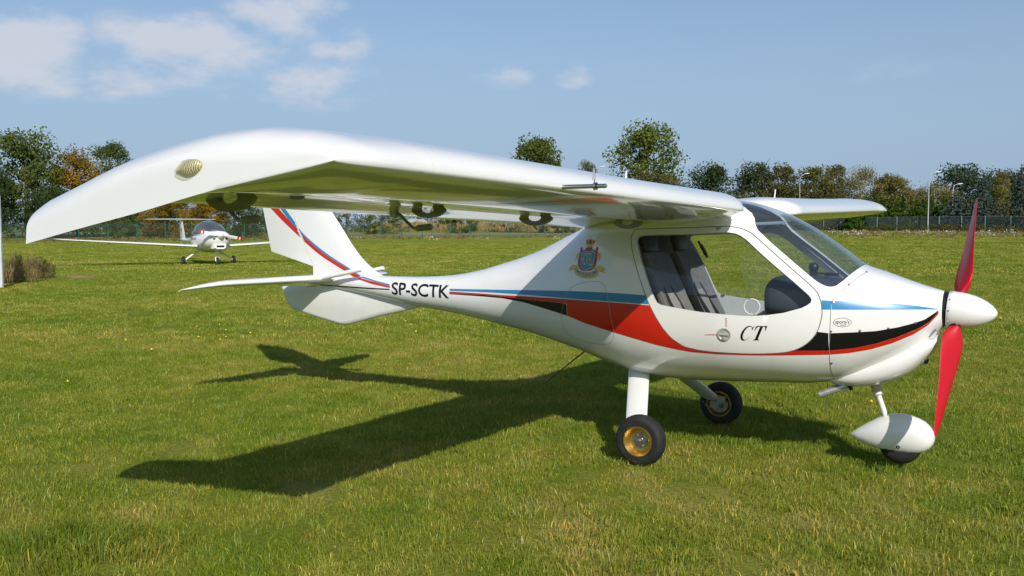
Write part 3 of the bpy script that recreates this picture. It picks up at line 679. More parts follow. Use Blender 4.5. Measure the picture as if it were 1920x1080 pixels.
# oval sticker
scx, scz = XZ['sporty'][0]; a_ = (XZ['sporty'][2][0]-XZ['sporty'][1][0])/2; b_ = (XZ['sporty'][3][1]-XZ['sporty'][4][1])/2
ov = [(scx+a_*math.cos(t), scz+b_*math.sin(t)) for t in [2*math.pi*k/40 for k in range(40)]]
fill_skin('oval_sticker', [ov], M['white2'], cowl, off=.0008)
line_skin('sticker_outline', ov, .0025, M['greybadge'], cowl, closed=True, both=False, off=.0014)
text_skin('sticker_lettering', "sporty's", [(scx-a_*.80,scz-.015),(scx+a_*.80,scz-.015),(scx-a_*.80,scz+.016),(scx+a_*.80,scz+.016)], M['greybadge'], cowl, bold=.012)
text_skin('sticker_lettering', ".com", [(scx-.014,scz-.021),(scx+.018,scz-.021),(scx-.014,scz-.013),(scx+.018,scz-.013)], M['greybadge'], cowl)

# hotel crest on the flank (coordinates on a 1080 square tracing of the badge)
cc = XZ['crest']; sx_ = (cc[2][0]-cc[1][0])/60.0; sz_ = (cc[3][1]-cc[4][1])/74.0; shx = (cc[3][0]-cc[4][0])/74.0
def cr(pts): return [(cc[0][0] + ((x/9+1040)-1098)*sx_ - ((y/9+420)-490)*shx, cc[0][1] - ((y/9+420)-490)*sz_) for x, y in pts]
def ell(cx, cy, a, b, n=20): return [(cx+a*math.cos(t), cy+b*math.sin(t)) for t in [2*math.pi*k/n for k in range(n)]]
def arc_band(cx, cy, r0, r1, a0, a1, n=12, sy=1.0):
    o = [(cx+r1*math.cos(R(a0+(a1-a0)*k/n)), cy+sy*r1*math.sin(R(a0+(a1-a0)*k/n))) for k in range(n+1)]
    return o + [(cx+r0*math.cos(R(a1+(a0-a1)*k/n)), cy+sy*r0*math.sin(R(a1+(a0-a1)*k/n))) for k in range(n+1)]
mantle = [(535,400),(585,385),(630,395),(650,430),(690,440),(705,400),(725,392),(738,412),(725,440),(722,520),(715,600),(690,680),(660,740),(600,780),(515,800),(440,785),(400,740),(388,690),(395,610),(410,540),(428,470),(432,430),(440,400),(460,396),(468,420),(470,450),(510,435)]
crest = empty('crest', (0,0,0)); crest.parent = plane; crest['label'] = 'hotel crest with crown, blue shield and gold ribbon'
fill_skin('crest_mantle', [cr(mantle), cr(ell(718,412,20,26)), cr(ell(450,418,20,24))], M['crest_red'], crest, off=.0010)
fill_skin('crest_tassel', [cr([(410,478),(420,490),(385,545),(380,590),(350,630),(345,620),(368,570),(362,530)])], M['crest_gold'], crest, off=.0010)
fill_skin('crest_tassel', [cr([(735,470),(760,480),(775,530),(745,560),(755,600),(742,630),(730,560),(745,520),(722,490)])], M['crest_gold'], crest, off=.0010)
shield = [(440,500),(500,455),(560,462),(640,440),(690,490),(665,560),(650,680),(620,740),(515,795),(440,735),(420,690),(440,620),(455,560)]
fill_skin('crest_shield_border', [cr(shield)], M['crest_gold'], crest, off=.0016)
fill_skin('crest_shield', [cr([(530+(x-530)*.93-3, 610+(y-610)*.94) for x, y in shield])], M['crest_blue'], crest, off=.0022)
ribbon = [(320,790),(365,770),(430,800),(515,815),(600,800),(660,775),(700,760),(718,790),(716,840),(660,890),(580,915),(500,918),(420,905),(350,870),(318,835)]
fill_skin('crest_ribbon', [cr(ribbon), cr([(235,740),(300,695),(380,697),(415,730),(408,770),(330,800),(290,780),(230,818),(262,775)]), cr([(640,740),(680,705),(760,695),(840,740),(790,768),(825,822),(760,795),(700,790),(650,770)])], M['crest_gold'], crest, off=.0016)
crown = [(540,385),(535,350),(515,310),(515,270),(550,255),(585,258),(596,200),(606,255),(650,260),(680,272),(675,310),(645,345),(635,388)]
fill_skin('crest_crown', [cr(crown)], M['crest_gold'], crest, off=.0012)
fill_skin('crest_crown_lining', [cr([(528,275),(545,268),(556,330),(545,345),(530,320)]), cr([(566,278),(590,262),(625,278),(630,320),(600,345),(570,335)]), cr([(648,272),(668,280),(664,312),(644,335),(640,300)])], M['crest_red'], crest, off=.0018)
q = cr([(440,700),(635,700),(470,490),(650,490)]); text_skin('crest_lettering', 'HOTEL', q, M['crest_gold'], crest, off=.0028, spacing=.9)
tv, tf = text_polys('IMPERIUM', 1, bold=.01)
x0 = min(p.x for p in tv); x1 = max(p.x for p in tv); y1 = max(p.y for p in tv); TV = []
for p in tv:
    a = (p.x-x0)/(x1-x0); b = p.y/y1; X_ = 345 + 350*a; Y_ = 880 - 4*175**-0*((a-.5)**2)*80 + 12 - 70*b
    w_ = cr([(X_, Y_)])[0]; TV.append(Vector(w_))
lay_polys('crest_lettering', TV, tf, M['crest_blue'], crest, -1, .0024)

# ---- chin of the cowling with its intake, exhaust
b = MB(); rings = []
ch_top = pchip([(1.735,.92),(1.6,.86),(1.4,.76),(1.06,.64)]); ch_bot = pchip([(1.722,.845),(1.70,.80),(1.654,.745),(1.60,.682),(1.528,.625),(1.43,.577),(1.331,.548),(1.2,.532),(1.10,.54),(1.045,.575)])
ch_w = pchip([(1.73,.14),(1.68,.185),(1.6,.215),(1.4,.25),(1.2,.26),(1.045,.20)])
xs = [1.722,1.715,1.70,1.68,1.654,1.62,1.58,1.528,1.47,1.40,1.331,1.26,1.2,1.14,1.10,1.07,1.045]
for x in xs:
    t_, b0, w_ = float(ch_top(x)), float(ch_bot(x)), float(ch_w(x)); mz = (t_*.6+b0*.4)
    ring = []
    for k in range(36):
        a = 2*math.pi*k/36; s, c = math.sin(a), math.cos(a); e = 2/2.5
        ring.append(Vector((x, w_*math.copysign(abs(s)**e, s), mz + (t_-mz if c > 0 else mz-b0)*math.copysign(abs(c)**e, c))))
    rings.append(ring)
b.loft(rings); chin = b.build('chin_cowling', M['white'], plane)
b = MB()                                              # intake mouth: lip and dark throat let into the sloping chin
mc = Vector((1.668, 0, .768)); ax = Vector((.93, 0, -.36)); up_ = Vector((.36, 0, .93))
def oval(c, a, h, n=36): return [c + Vector((0,1,0))*a*math.copysign(abs(math.sin(t))**.6, math.sin(t)) + up_*h*math.copysign(abs(math.cos(t))**.8, math.cos(t)) - ax*.022*abs(math.sin(t))**2 for t in [2*math.pi*k/n for k in range(n)]]
b.loft([oval(mc-ax*.07, .146, .070), oval(mc+ax*.002, .140, .066), oval(mc+ax*.006, .136, .062), oval(mc+ax*.003, .131, .057)], False, False); b.build('intake_lip', M['white'], chin)
b = MB(); b.loft([oval(mc+ax*.003, .132, .058), oval(mc-ax*.015, .126, .050), oval(mc-ax*.02, .08, .03)], False, True); b.build('intake_throat', M['hollow_shade'], chin)
for sd in (-1, 1):
    p_ = on_skin(1.690, .925, sd, 0); n_ = (on_skin(1.690, .925, sd, .01)-p_).normalized(); b = MB(); t1 = Vector((.35,0,.94)); t1 = (t1-n_*t1.dot(n_)).normalized(); t2 = n_.cross(t1)
    rr_ = lambda s_, h_: [p_+n_*h_+t1*.034*s_*math.cos(t)+t2*.015*s_*math.sin(t) for t in [2*math.pi*k/20 for k in range(20)]]
    b.loft([rr_(1.12,-.002), rr_(1.0,.003), rr_(.85,.001), rr_(.1,.001)], False, True); b.build('air_inlet', M['trim'], cowl)
b = MB(); b.tube([(1.25,-.10,.585),(1.19,-.15,.553),(1.12,-.172,.524),(1.02,-.20,.482)], .025, 14, cap=False); b.tube([(1.03,-.197,.486),(1.022,-.199,.483)], .0245, 14)
ex = b.build('exhaust_pipe', M['exhaust'], plane)
b = MB(); b.lathe([(-.02,.045),(.002,.047),(.004,.02)], (1.185,-.148,.556), (-.72,-.2,-.45), 20); b.build('exhaust_opening', M['hollow_shade'], ex)
b = MB(); b.tube([(1.055,-.12,.55),(1.05,-.12,.40)], .003, 6); b.build('drain_tube', M['steel'], plane)

# ---- spinner and propeller
TILT = R(3.5); hub = Vector((1.765, 0, 1.071)); axp = Vector((math.cos(TILT), 0, -math.sin(TILT)))
b = MB(); b.lathe([(-.03,.10),(-.03,.113),(-.008,.113),(-.008,.09)], hub, axp, 40); back = b.build('spinner_backplate', M['blackp'], plane)
b = MB(); prof = [(0,.117),(.002,.119),(.03,.119),(.07,.117),(.11,.111),(.15,.101),(.19,.086),(.225,.067),(.25,.049),(.268,.031),(.277,.017),(.281,.006)]
b.lathe([(0,.0)]+prof, hub, axp, 48); spn = b.build('spinner', M['white'], plane, ang=60)
for k in range(10):
    a = 2*math.pi*k/10; e1 = Vector((0,1,0)); e2 = axp.cross(e1); rd = e1*math.cos(a)+e2*math.sin(a); b = MB(); b.lathe([(0,.006),(.002,.005),(.002,0)], hub+axp*.013+rd*.1185, rd, 10); b.build('spinner_screw', M['steel'], spn)
PHI = R(33)
def blade(sign):
    e_y = Vector((0, 1, 0)); e_z = axp.cross(e_y); e_z = e_z if e_z.z > 0 else -e_z
    rad = (e_y*math.sin(PHI) + e_z*math.cos(PHI))*sign; tan = axp.cross(rad)
    # leading edge towards the turning side
    rings = []
    tab = [(.10,.048,.048,54),(.13,.066,.05,52),(.16,.112,.044,49),(.20,.150,.034,45),(.26,.170,.027,40),(.34,.168,.022,35),(.44,.150,.018,30),(.54,.130,.015,26.5),(.64,.108,.012,24),(.72,.089,.010,22),(.79,.070,.008,21),(.835,.053,.006,20),(.862,.032,.0045,19.5),(.874,.010,.003,19.5)]
    for r, c, th, tw in tab:
        tw = R(tw); cd = tan*math.cos(tw) + axp*math.sin(tw); nd = axp*math.cos(tw) - tan*math.sin(tw)
        sweep = -.015*max(0, (r-.45)/.41)**2 ; ring = []
        for k in range(20):
            a = 2*math.pi*k/20; ring.append(hub + axp*.055 + rad*r + cd*(c*.5*math.cos(a) + sweep) + nd*(th*.5*math.sin(a)*(1.0 + .35*math.cos(a)) + .004*math.sin(a)**2))
        rings.append(ring)
    b = MB(); b.loft(rings); return b.build('propeller_blade', M['propred'], plane, ang=60)
blade(1); blade(-1)
for s in (1, -1):
    b = MB(); rd = (Vector((0,1,0))*math.sin(PHI) + Vector((math.sin(TILT),0,math.cos(TILT)))*math.cos(PHI))*s; b.lathe([(.09,.034),(.121,.034),(.123,.03)], hub+axp*.055, rd, 20); b.build('blade_root_collar', M['blackp'], plane)
# ---- wings
def naca(t, T): return 5*T*(.2969*math.sqrt(max(t,0)) - .126*t - .3516*t*t + .2843*t**3 - .1036*t**4)
LE_IN = [(.30,.36),(.38,.43),(.46,.505),(.54,.575),(.60,.615),(.66,.636),(.72,.640),(.8,.637)]      # leading edge curving back into the windscreen pillar
def w_le(y): k = abs(y); return Vector((lerp_table(LE_IN, k) if k < .8 else .640 - .0165*(k-.62), 0, 1.705 + .0239*(k-.62)))
def w_te(y): k = abs(y); return Vector((-.708 + .029*(k-.3), 0, 1.593 + .0257*(k-.3)))
def af_u(t): return naca(t, .225)
def af_l(t):
    s = min(1, max(0, (t-.30)/.70)); return -naca(t, .085) + .036*math.sin(math.pi*s)**1.5
def w_pt(y, t, up):
    a, c = w_le(y), w_te(y); L = (c-a).length; p = a.lerp(c, t); p.z += (af_u(t)*(1+.11*smooth(1.6,3.95,abs(y))) if up else af_l(t))*L; p.y = -abs(y); return p
def loop(y, t0, t1, n=26, nose=True):
    ts = [t0 + (t1-t0)*(1-math.cos(math.pi*k/(2*n)))**1.0 if t0 == 0 else t0+(t1-t0)*k/n for k in range(n+1)]
    u = [w_pt(y, t, True) for t in reversed(ts)]; l = [w_pt(y, t, False) for t in (ts[1:] if t0 == 0 else ts)]
    if t1 == 1.0: l = l[:-1]
    return u + l
Y_TIP = 3.93
def tip_mb():
    """drooped, raked wing tip: every chord line sweeps out and down to one low outer edge"""
    m = MB(); n = 44; mt = 28
    ts = [1-math.cos(math.pi*.5*k/n) for k in range(n+1)]
    T_ = pchip([(.60,1.790),(.588,1.822),(.55,1.853),(.46,1.884),(.32,1.905),(.15,1.917),(.02,1.914),(-.11,1.902),(-.31,1.873),(-.5,1.837),(-.73,1.774),(-.88,1.732),(-.95,1.712),(-.985,1.694)])
    B_ = pchip([(.60,1.786),(.341,1.75),(.041,1.703),(-.324,1.636),(-.638,1.584),(-.985,1.523)])
    top = []; bot = []
    for t in ts:
        U = w_pt(Y_TIP, t, True); L = w_pt(Y_TIP, t, False); ex = .598 - 1.582*t; e = Vector((ex, -(4.395+.03*t), float(B_(ex)))); tz = float(T_(ex)); ru = []; rl_ = []
        tz += .007*min(1, t*8); hc = min(.13, (tz-e.z)*.72)
        for k in range(mt+1):
            q = k/mt; sx = min(1, q*2.7); sx = sx*sx*(3-2*sx); xx = U.x+(e.x-U.x)*sx
            if q <= .35:
                g = q/.35; yy = U.y + (-4.22-U.y)*g; z = U.z + (tz-U.z)*g*g*(3-2*g)
            elif q <= .82:
                a = (q-.35)/.47*math.pi/2; yy = -4.22 + (e.y+.004+4.22)*math.sin(a); z = tz - hc*(1-math.cos(a))
            else:
                g = (q-.82)/.18; yy = e.y+.004*(1-g); z = tz-hc + (e.z-tz+hc)*g
            ru.append(Vector((xx, yy, z)))
            g = q; rl_.append(Vector((L.x+(e.x-L.x)*sx, L.y+(e.y-L.y)*math.sin(g*math.pi/2)**.8, L.z+(e.z-L.z)*(1-math.cos(g*math.pi/2))**1.3)))
        if t == 0: rl_ = [p.copy() for p in ru]
        top.append(ru); bot.append(rl_)
    v = []; f = []
    for r in top: v += r
    o = len(v); w = mt+1
    for r in bot: v += r
    for i in range(n):
        for k in range(mt):
            f.append((i*w+k, (i+1)*w+k, (i+1)*w+k+1, i*w+k+1)); f.append((o+i*w+k, o+i*w+k+1, o+(i+1)*w+k+1, o+(i+1)*w+k))
    for k in range(mt): f.append((n*w+k, o+n*w+k, o+n*w+k+1, n*w+k+1))
    m.add(v, f); return m
HINGE = .755
def wing_parts(side):
    fl = (lambda mb: mb) if side < 0 else mirror_y
    root = empty('wing'); root.parent = plane
    root['label'] = 'near wing reaching towards the viewer' if side < 0 else 'far wing beyond the cabin'
    m = MB(); ys = [.30,.34,.38,.42,.46,.50,.54,.58,.62,.66,.72,.80,1,1.4,1.8,2.2,2.6,3.0,3.4,3.7,3.88]; m.loft([loop(y, 0, HINGE-.004) for y in ys])
    m.loft([loop(y, HINGE-.004, 1.0, 14) for y in (.30,.45,.56)]); m.loft([loop(y, HINGE-.004, 1.0, 14) for y in (3.84,3.88)])
    o = fl(m).build('wing_panel', M['white'], root, ang=50)
    m = MB(); m.loft([loop(y, 0, 1.0) for y in (3.881, 3.91, Y_TIP)]); 
    t = tip_mb(); m.add(t.v, t.f)
    b2 = fl(m); o = mesh_obj('wing_tip', b2.v, b2.f, M['white'], root)
    bm_ = bmesh.new(); bm_.from_mesh(o.data); bmesh.ops.remove_doubles(bm_, verts=bm_.verts[:], dist=2e-4)
    bmesh.ops.delete(bm_, geom=[f for f in bm_.faces if len(f.verts) > 8], context='FACES'); bmesh.ops.recalc_face_normals(bm_, faces=bm_.faces[:]); bm_.to_mesh(o.data); bm_.free(); sharp(o, 62)
    m = MB(); m.loft([loop(y, HINGE+.004, 1.0, 14) for y in (.566, 1.2, 1.9, 2.46)]); fl(m).build('flap', M['white'], root, ang=50)
    m = MB(); m.loft([loop(y, HINGE+.004, 1.0, 14) for y in (2.47, 3.0, 3.5, 3.834)]); fl(m).build('aileron', M['white'], root, ang=50)
    # hinge brackets: almond plates with an eye, hanging below the hinge line
    def bracket(y, x, s=1.0):
        z = w_pt(y, HINGE, False).z + .012; q = MB(); n = 20
        def outl(k, f):
            a = 2*math.pi*k/n; return (math.cos(a), math.sin(a))
        o_ = []; i_ = []
        for k in range(n):
            c, s_ = math.cos(2*math.pi*k/n), math.sin(2*math.pi*k/n)
            o_.append((x + .145*s*c, z - .035*s + .055*s*(abs(s_)**1.4)*math.copysign(1, s_) - .0))
            i_.append((x - .01*s + .062*s*c, z - .028*s + .026*s*s_))
        rr = []
        for yy in (-.011, .011): rr.append([Vector((a, -y+yy, b_)) for a, b_ in o_]); rr.append([Vector((a, -y+yy, b_)) for a, b_ in i_])
        A, B, C_, D_ = rr; v = A+B+C_+D_; f = []
        for k in range(n):
            j = (k+1) % n
            f += [(k, j, n+j, n+k), (2*n+k, 3*n+k, 3*n+j, 2*n+j), (k, 2*n+k, 2*n+j, j), (n+k, n+j, 3*n+j, 3*n+k)]
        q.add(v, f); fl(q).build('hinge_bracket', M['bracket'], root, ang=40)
    def weight(y, x):
        z = w_pt(y, HINGE, False).z; q = MB()
        q.tube([(x-.11,-y,z-.010),(x-.03,-y,z-.018),(x+.02,-y,z-.040),(x+.09,-y-.006,z-.094),(x+.115,-y-.010,z-.106),(x+.145,-y-.010,z-.106)], .0085, 10)
        q.tube([(x+.125,-y-.010,z-.107),(x+.140,-y-.010,z-.106),(x+.215,-y-.010,z-.100),(x+.226,-y-.010,z-.099)], [.009,.017,.017,.011], 14)
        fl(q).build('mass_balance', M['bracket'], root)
        q = MB(); q.tube([(x-.02,-y-.014,z-.03),(x-.02,-y+.014,z-.03)], .022, 14); fl(q).build('hinge_bolt', M['steel'], root)
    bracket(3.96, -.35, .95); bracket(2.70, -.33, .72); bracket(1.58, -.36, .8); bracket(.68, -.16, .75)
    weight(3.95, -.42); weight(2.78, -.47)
    q = MB(); q.lathe([(0,.03),(.012,.026),(.016,.012),(.016,0)], (0.05,-4.0,w_pt(3.93,.45,False).z-.012), (0,0,-1), 12); fl(q).build('tie_down_boss', M['bracket'], root)
    # fuel vent stub
    q = MB(); pz = w_pt(1.5, .33, True); q.tube([(pz.x,pz.y,pz.z-.01),(pz.x+.01,pz.y,pz.z+.085)], .006, 8); fl(q).build('fuel_vent', M['white2'], root)
    # navigation light: teardrop lens over a ribbed reflector
    return root
wn_ = wing_parts(-1); wf_ = wing_parts(1)
# pitot tube on the near wing
py = 2.98; lp = w_pt(py, .0, True)
b = MB(); b.tube([(lp.x-.03,-py,lp.z+.0),(lp.x+.205,-py,lp.z+.0)], .0095, 14); b.tube([(lp.x+.205,-py,lp.z),(lp.x+.208,-py,lp.z)], [.0095,.006], 14)
b.lathe([(0,.016),(.012,.016)], (lp.x+.15,-py,lp.z), (1,0,0), 14); b.tube([(lp.x+.15,-py,lp.z-.018),(lp.x+.15,-py,lp.z+.03)], .004, 8); b.build('pitot_tube', M['chrome'], wn_)
b = MB(); 
b.loft([[Vector((lp.x+.15+dx,-py+yy,lp.z+dz)) for dx, dz in ((-.010,.025),(.006,.025),(.002,.075),(-.006,.078))] for yy in (-.001,.001)]); b.build('pitot_flag', M['chrome'], wn_)
# light on the near tip, laid on the tip surface
for o in wn_.children:
    if o.name.startswith('wing_tip'): tipm = o
TB = BVHTree.FromPolygons([v.co.copy() for v in tipm.data.vertices], [tuple(p.vertices) for p in tipm.data.polygons])
def nav(side):
    c0 = Vector((-.045, -5.2, 1.783)); cols = []; 
    U = Vector((.985, 0, .17)).normalized(); W = Vector((-.17, 0, .985)).normalized()
    def on_tip(a, b_):
        p = c0 + U*a + W*b_; h, n, i, d = TB.ray_cast(p, Vector((0,1,0)))
        if h is None: h, n, i, d = TB.find_nearest(p)
        return h, (n if n.y < 0 else -n)
    base = []; n = 30
    for k in range(n):
        t = 2*math.pi*k/n; c, s = math.cos(t), math.sin(t)
        base.append((.068*c, .030*s*(1 if c > 0 else (1-abs(c)**1.6*.85))))
    def dome(sc, h0, nm, mat, rings=6):
        m = MB(); R_ = []
        for j in range(rings+1):
            q = j/rings; f = math.cos(q*math.pi/2)*sc; hh = h0*math.sin(q*math.pi/2); r = []
            for a, b_ in base:
                h, nn = on_tip(a*max(f,.02), b_*max(f,.02)); r.append(h + nn*(hh - .002))
            R_.append(r)
        m.loft(R_, True, True)
        if side > 0: m = mirror_y(m)
        return m.build(nm, mat, wn_ if side < 0 else wf_)
    dome(.97, .018, 'light_reflector', M['navgold']); dome(1.0, .034, 'light_lens', M['lens'])
mm, n_, l_, b_ = new_mat('ribbed_gold_reflector'); b_.inputs['Metallic'].default_value = .35; b_.inputs['Roughness'].default_value = .25
g_ = N(n_, 'ShaderNodeTexCoord'); wv = N(n_, 'ShaderNodeTexWave'); wv.inputs['Scale'].default_value = 34; wv.inputs['Distortion'].default_value = 5; wv.inputs['Detail'].default_value = 2; l_.new(g_.outputs['Object'], wv.inputs['Vector'])
rp = N(n_, 'ShaderNodeValToRGB'); rp.color_ramp.elements[0].color = (.58,.50,.32,1); rp.color_ramp.elements[1].color = (.95,.93,.84,1); l_.new(wv.outputs[0], rp.inputs[0]); l_.new(rp.outputs[0], b_.inputs['Base Color'])
bp_ = N(n_, 'ShaderNodeBump'); bp_.inputs['Strength'].default_value = .6; bp_.inputs['Distance'].default_value = .004; l_.new(wv.outputs[0], bp_.inputs['Height']); l_.new(bp_.outputs[0], b_.inputs['Normal'])
M['navgold'] = mm
nav(-1); nav(1)

# ---- tail
def blade_surface(name, secs, mat, parent, axis='z', n=14, ang=50, te=1.0):
    """lofted thin aerofoil; secs: (station, le, te, half thickness)"""
    m = MB(); rings = []
    for st, le, te_, th in secs:
        r = []
        ts = [1-math.cos(math.pi*.5*k/n) for k in range(n+1)]
        for t in reversed(ts): r.append((le+(te_-le)*t, th*max(naca(t, 1.0)/.5, .03)))
        for t in ts[1:-1]: r.append((le+(te_-le)*t, -th*max(naca(t, 1.0)/.5, .03)))
        r.append((te_, -th*.03))
        rings.append([Vector((x, o_, st)) if axis == 'z' else Vector((x, st, o_)) for x, o_ in r])
    m.loft(rings); return m
fin_le = pchip([(1.09,-2.72),(1.165,-2.90),(1.20,-2.975),(1.237,-3.037),(1.313,-3.138),(1.444,-3.265),(1.606,-3.394),(1.746,-3.512),(2.22,-3.905),(2.275,-3.97),(2.295,-4.08)])
def hin(z): return -3.718 + (z-1.233)*(-4.001+3.718)/(1.761-1.233)
def fin_section(z, x0, x1, th, le_z, te_z, n=12):
    r = []; xl, xt = le_z, te_z
    for k in range(n+1): 
        x = x1 + (x0-x1)*k/n; t = (x-xl)/(xt-xl); r.append(Vector((x, -th*naca(min(1,max(t,0)), 1.0)/.5 - .001, z)))
    for k in range(n, -1, -1):
        x = x1 + (x0-x1)*k/n; t = (x-xl)/(xt-xl); r.append(Vector((x, th*naca(min(1,max(t,0)), 1.0)/.5 + .001, z)))
    return r
def fin_te(z): return -4.314 - (z-1.367)*.2565
def fth(z): return .055 - .022*(z-1.1)
m = MB(); zs = [1.09,1.12,1.165,1.20,1.237,1.275,1.313,1.38,1.444,1.52,1.606,1.746,1.9,2.05,2.22,2.255,2.275,2.29]
rings = []
for z in zs:
    le = float(fin_le(z)); h = hin(z) if z > 1.233 else -3.72
    tt = fth(z)*(1 if z < 2.22 else .8 if z < 2.26 else .5); r = []
    n = 14; ts = [(k/n)**1.6 for k in range(n+1)]
    full = fin_te(max(z, 1.3))
    for s in (-1, 1):
        for t in (reversed(ts) if s < 0 else ts):
            x = le + (h+.004-le)*t; tq = (x-le)/(full-le); r.append(Vector((x, s*(tt*naca(tq, 1.0)/.5 + .0008), z)))
    rings.append(r)
m.loft(rings); fin = m.build('tail_fin', M['white'], plane, ang=55)
m = MB(); rings = []
for z in [1.237,1.26,1.30,1.335,1.367,1.45,1.6,1.8,2.0,2.22,2.26,2.285]:
    h = hin(z)-.004; te = fin_te(z) if z >= 1.367 else -3.722 + (z-1.237)*(-4.314+3.722)/(1.367-1.237)
    le = float(fin_le(z)); full = fin_te(max(z, 1.367)); tt = fth(z)*(1 if z < 2.24 else .7); r = []
    te = min(te, h-.003)
    for s in (-1, 1):
        for t in ([1,.75,.5,.25,0] if s < 0 else [0,.25,.5,.75,1]):
            x = h + (te-h)*t; tq = min(1, (x-le)/(full-le)); r.append(Vector((x, s*(tt*naca(tq, 1.0)/.5 + .0008), z)))
    rings.append(r)
m.loft(rings); rud = m.build('rudder', M['white'], plane, ang=55)
m = MB(); m.tube([(-3.72,0,1.25),(-3.725,0,1.19)], .012, 10); m.build('rudder_hinge', M['steel'], plane)
# stripes sweeping up the fin, laid on fin and rudder
def tail_film(name, hi, lo, mat, objs, n=50):
    for o in objs:
        T = BVHTree.FromPolygons([v.co.copy() for v in o.data.vertices], [tuple(p.vertices) for p in o.data.polygons]); 
        for sd in (-1, 1):
            V = []; F = []; rows = []
            for p, q in zip(resample(cz(hi), n), resample(cz(lo), n)):
                row = []
                for k in range(5):
                    t = k/4; h, nn, i, d = T.ray_cast(Vector((p[0]+(q[0]-p[0])*t, sd*2, p[1]+(q[1]-p[1])*t)), Vector((0,-sd,0)))
                    row.append(None if h is None else h + Vector((0, sd*.0014, 0)))
                rows.append(row)
            for a, b_ in zip(rows, rows[1:]):
                for k in range(4):
                    qd = [a[k], a[k+1], b_[k+1], b_[k]]
                    if all(x is not None for x in qd): i = len(V); V += qd; F.append((i,i+1,i+2,i+3))
            if F: mesh_obj(name, V, F, mat, o)
TXZ_RED_L = TAIL['red_l']; TXZ_RED_R = TAIL['red_r']; TXZ_BLU_L = TAIL['blue_l']; TXZ_BLU_R = TAIL['blue_r']
tail_film('red_stripe', TXZ_RED_L, TXZ_RED_R, M['red'], (fin, rud), 260); tail_film('blue_stripe', TXZ_BLU_L, TXZ_BLU_R, M['blue'], (fin, rud), 260)
band('blue_stripe', XZ['tail_blue_hi'], XZ['tail_blue_lo'], M['blue'], shell, n=24, m=2)
band('red_stripe', XZ['tail_red_hi'], XZ['tail_red_lo'], M['red'], shell, n=24, m=3)
# ventral fin
vo = [(-2.40,.925),(-2.465,.898),(-2.891,.803),(-3.10,.750),(-3.276,.705),(-3.345,.692),(-3.382,.691),(-3.43,.694),(-3.678,.736),(-3.978,.796),(-4.045,.815),(-4.075,.84),(-4.12,.896),(-4.165,.985),(-4.178,1.015),(-4.165,1.028),(-3.735,1.052),(-3.72,1.10),(-3.2,1.06),(-2.7,.99)]
m = MB(); cx_ = sum(p[0] for p in vo)/len(vo); cz_ = sum(p[1] for p in vo)/len(vo)
def ins(f, y): return [Vector((cx_+(a-cx_)*f, y, cz_+(b_-cz_)*f)) for a, b_ in vo]
m.loft([ins(.80,-.030), ins(.93,-.022), ins(.985,-.008), ins(1,-.002), ins(1,.002), ins(.985,.008), ins(.93,.022), ins(.80,.030)]); m.build('ventral_fin', M['white2'], plane, ang=40)
# all-moving tailplane halves with balance tubes
for s in (-1, 1):
    m = MB(); rings = []
    for y, le, te, th, zz in ((.045,-3.40,-4.00,.036,1.128),(.15,-3.47,-4.00,.036,1.128),(.5,-3.565,-4.0,.034,1.125),(.85,-3.655,-4.01,.031,1.122),(1.0,-3.70,-4.015,.029,1.121),(1.10,-3.755,-4.02,.024,1.115),(1.2,-3.84,-4.03,.018,1.10),(1.28,-3.925,-4.035,.011,1.083),(1.325,-3.995,-4.04,.004,1.07)):
        r = []; n = 12; ts = [1-math.cos(math.pi*.5*k/n) for k in range(n+1)]
        for t in reversed(ts): r.append(Vector((le+(te-le)*t, s*y, zz + th*max(naca(t,1.0)/.5,.04) - .02*t)))
        for t in ts[1:]: r.append(Vector((le+(te-le)*t, s*y, zz - th*max(naca(t,1.0)/.5,.04) - .02*t)))
        rings.append(r)
    m.loft(rings); st = m.build('tailplane', M['white'], plane, ang=50)
    m = MB(); m.tube([(-3.50,s*.155,1.135),(-3.40,s*.155,1.15),(-3.03,s*.152,1.222),(-3.018,s*.152,1.224)], [.028,.021,.021,.015], 14); m.build('balance_tube', M['white'], st)
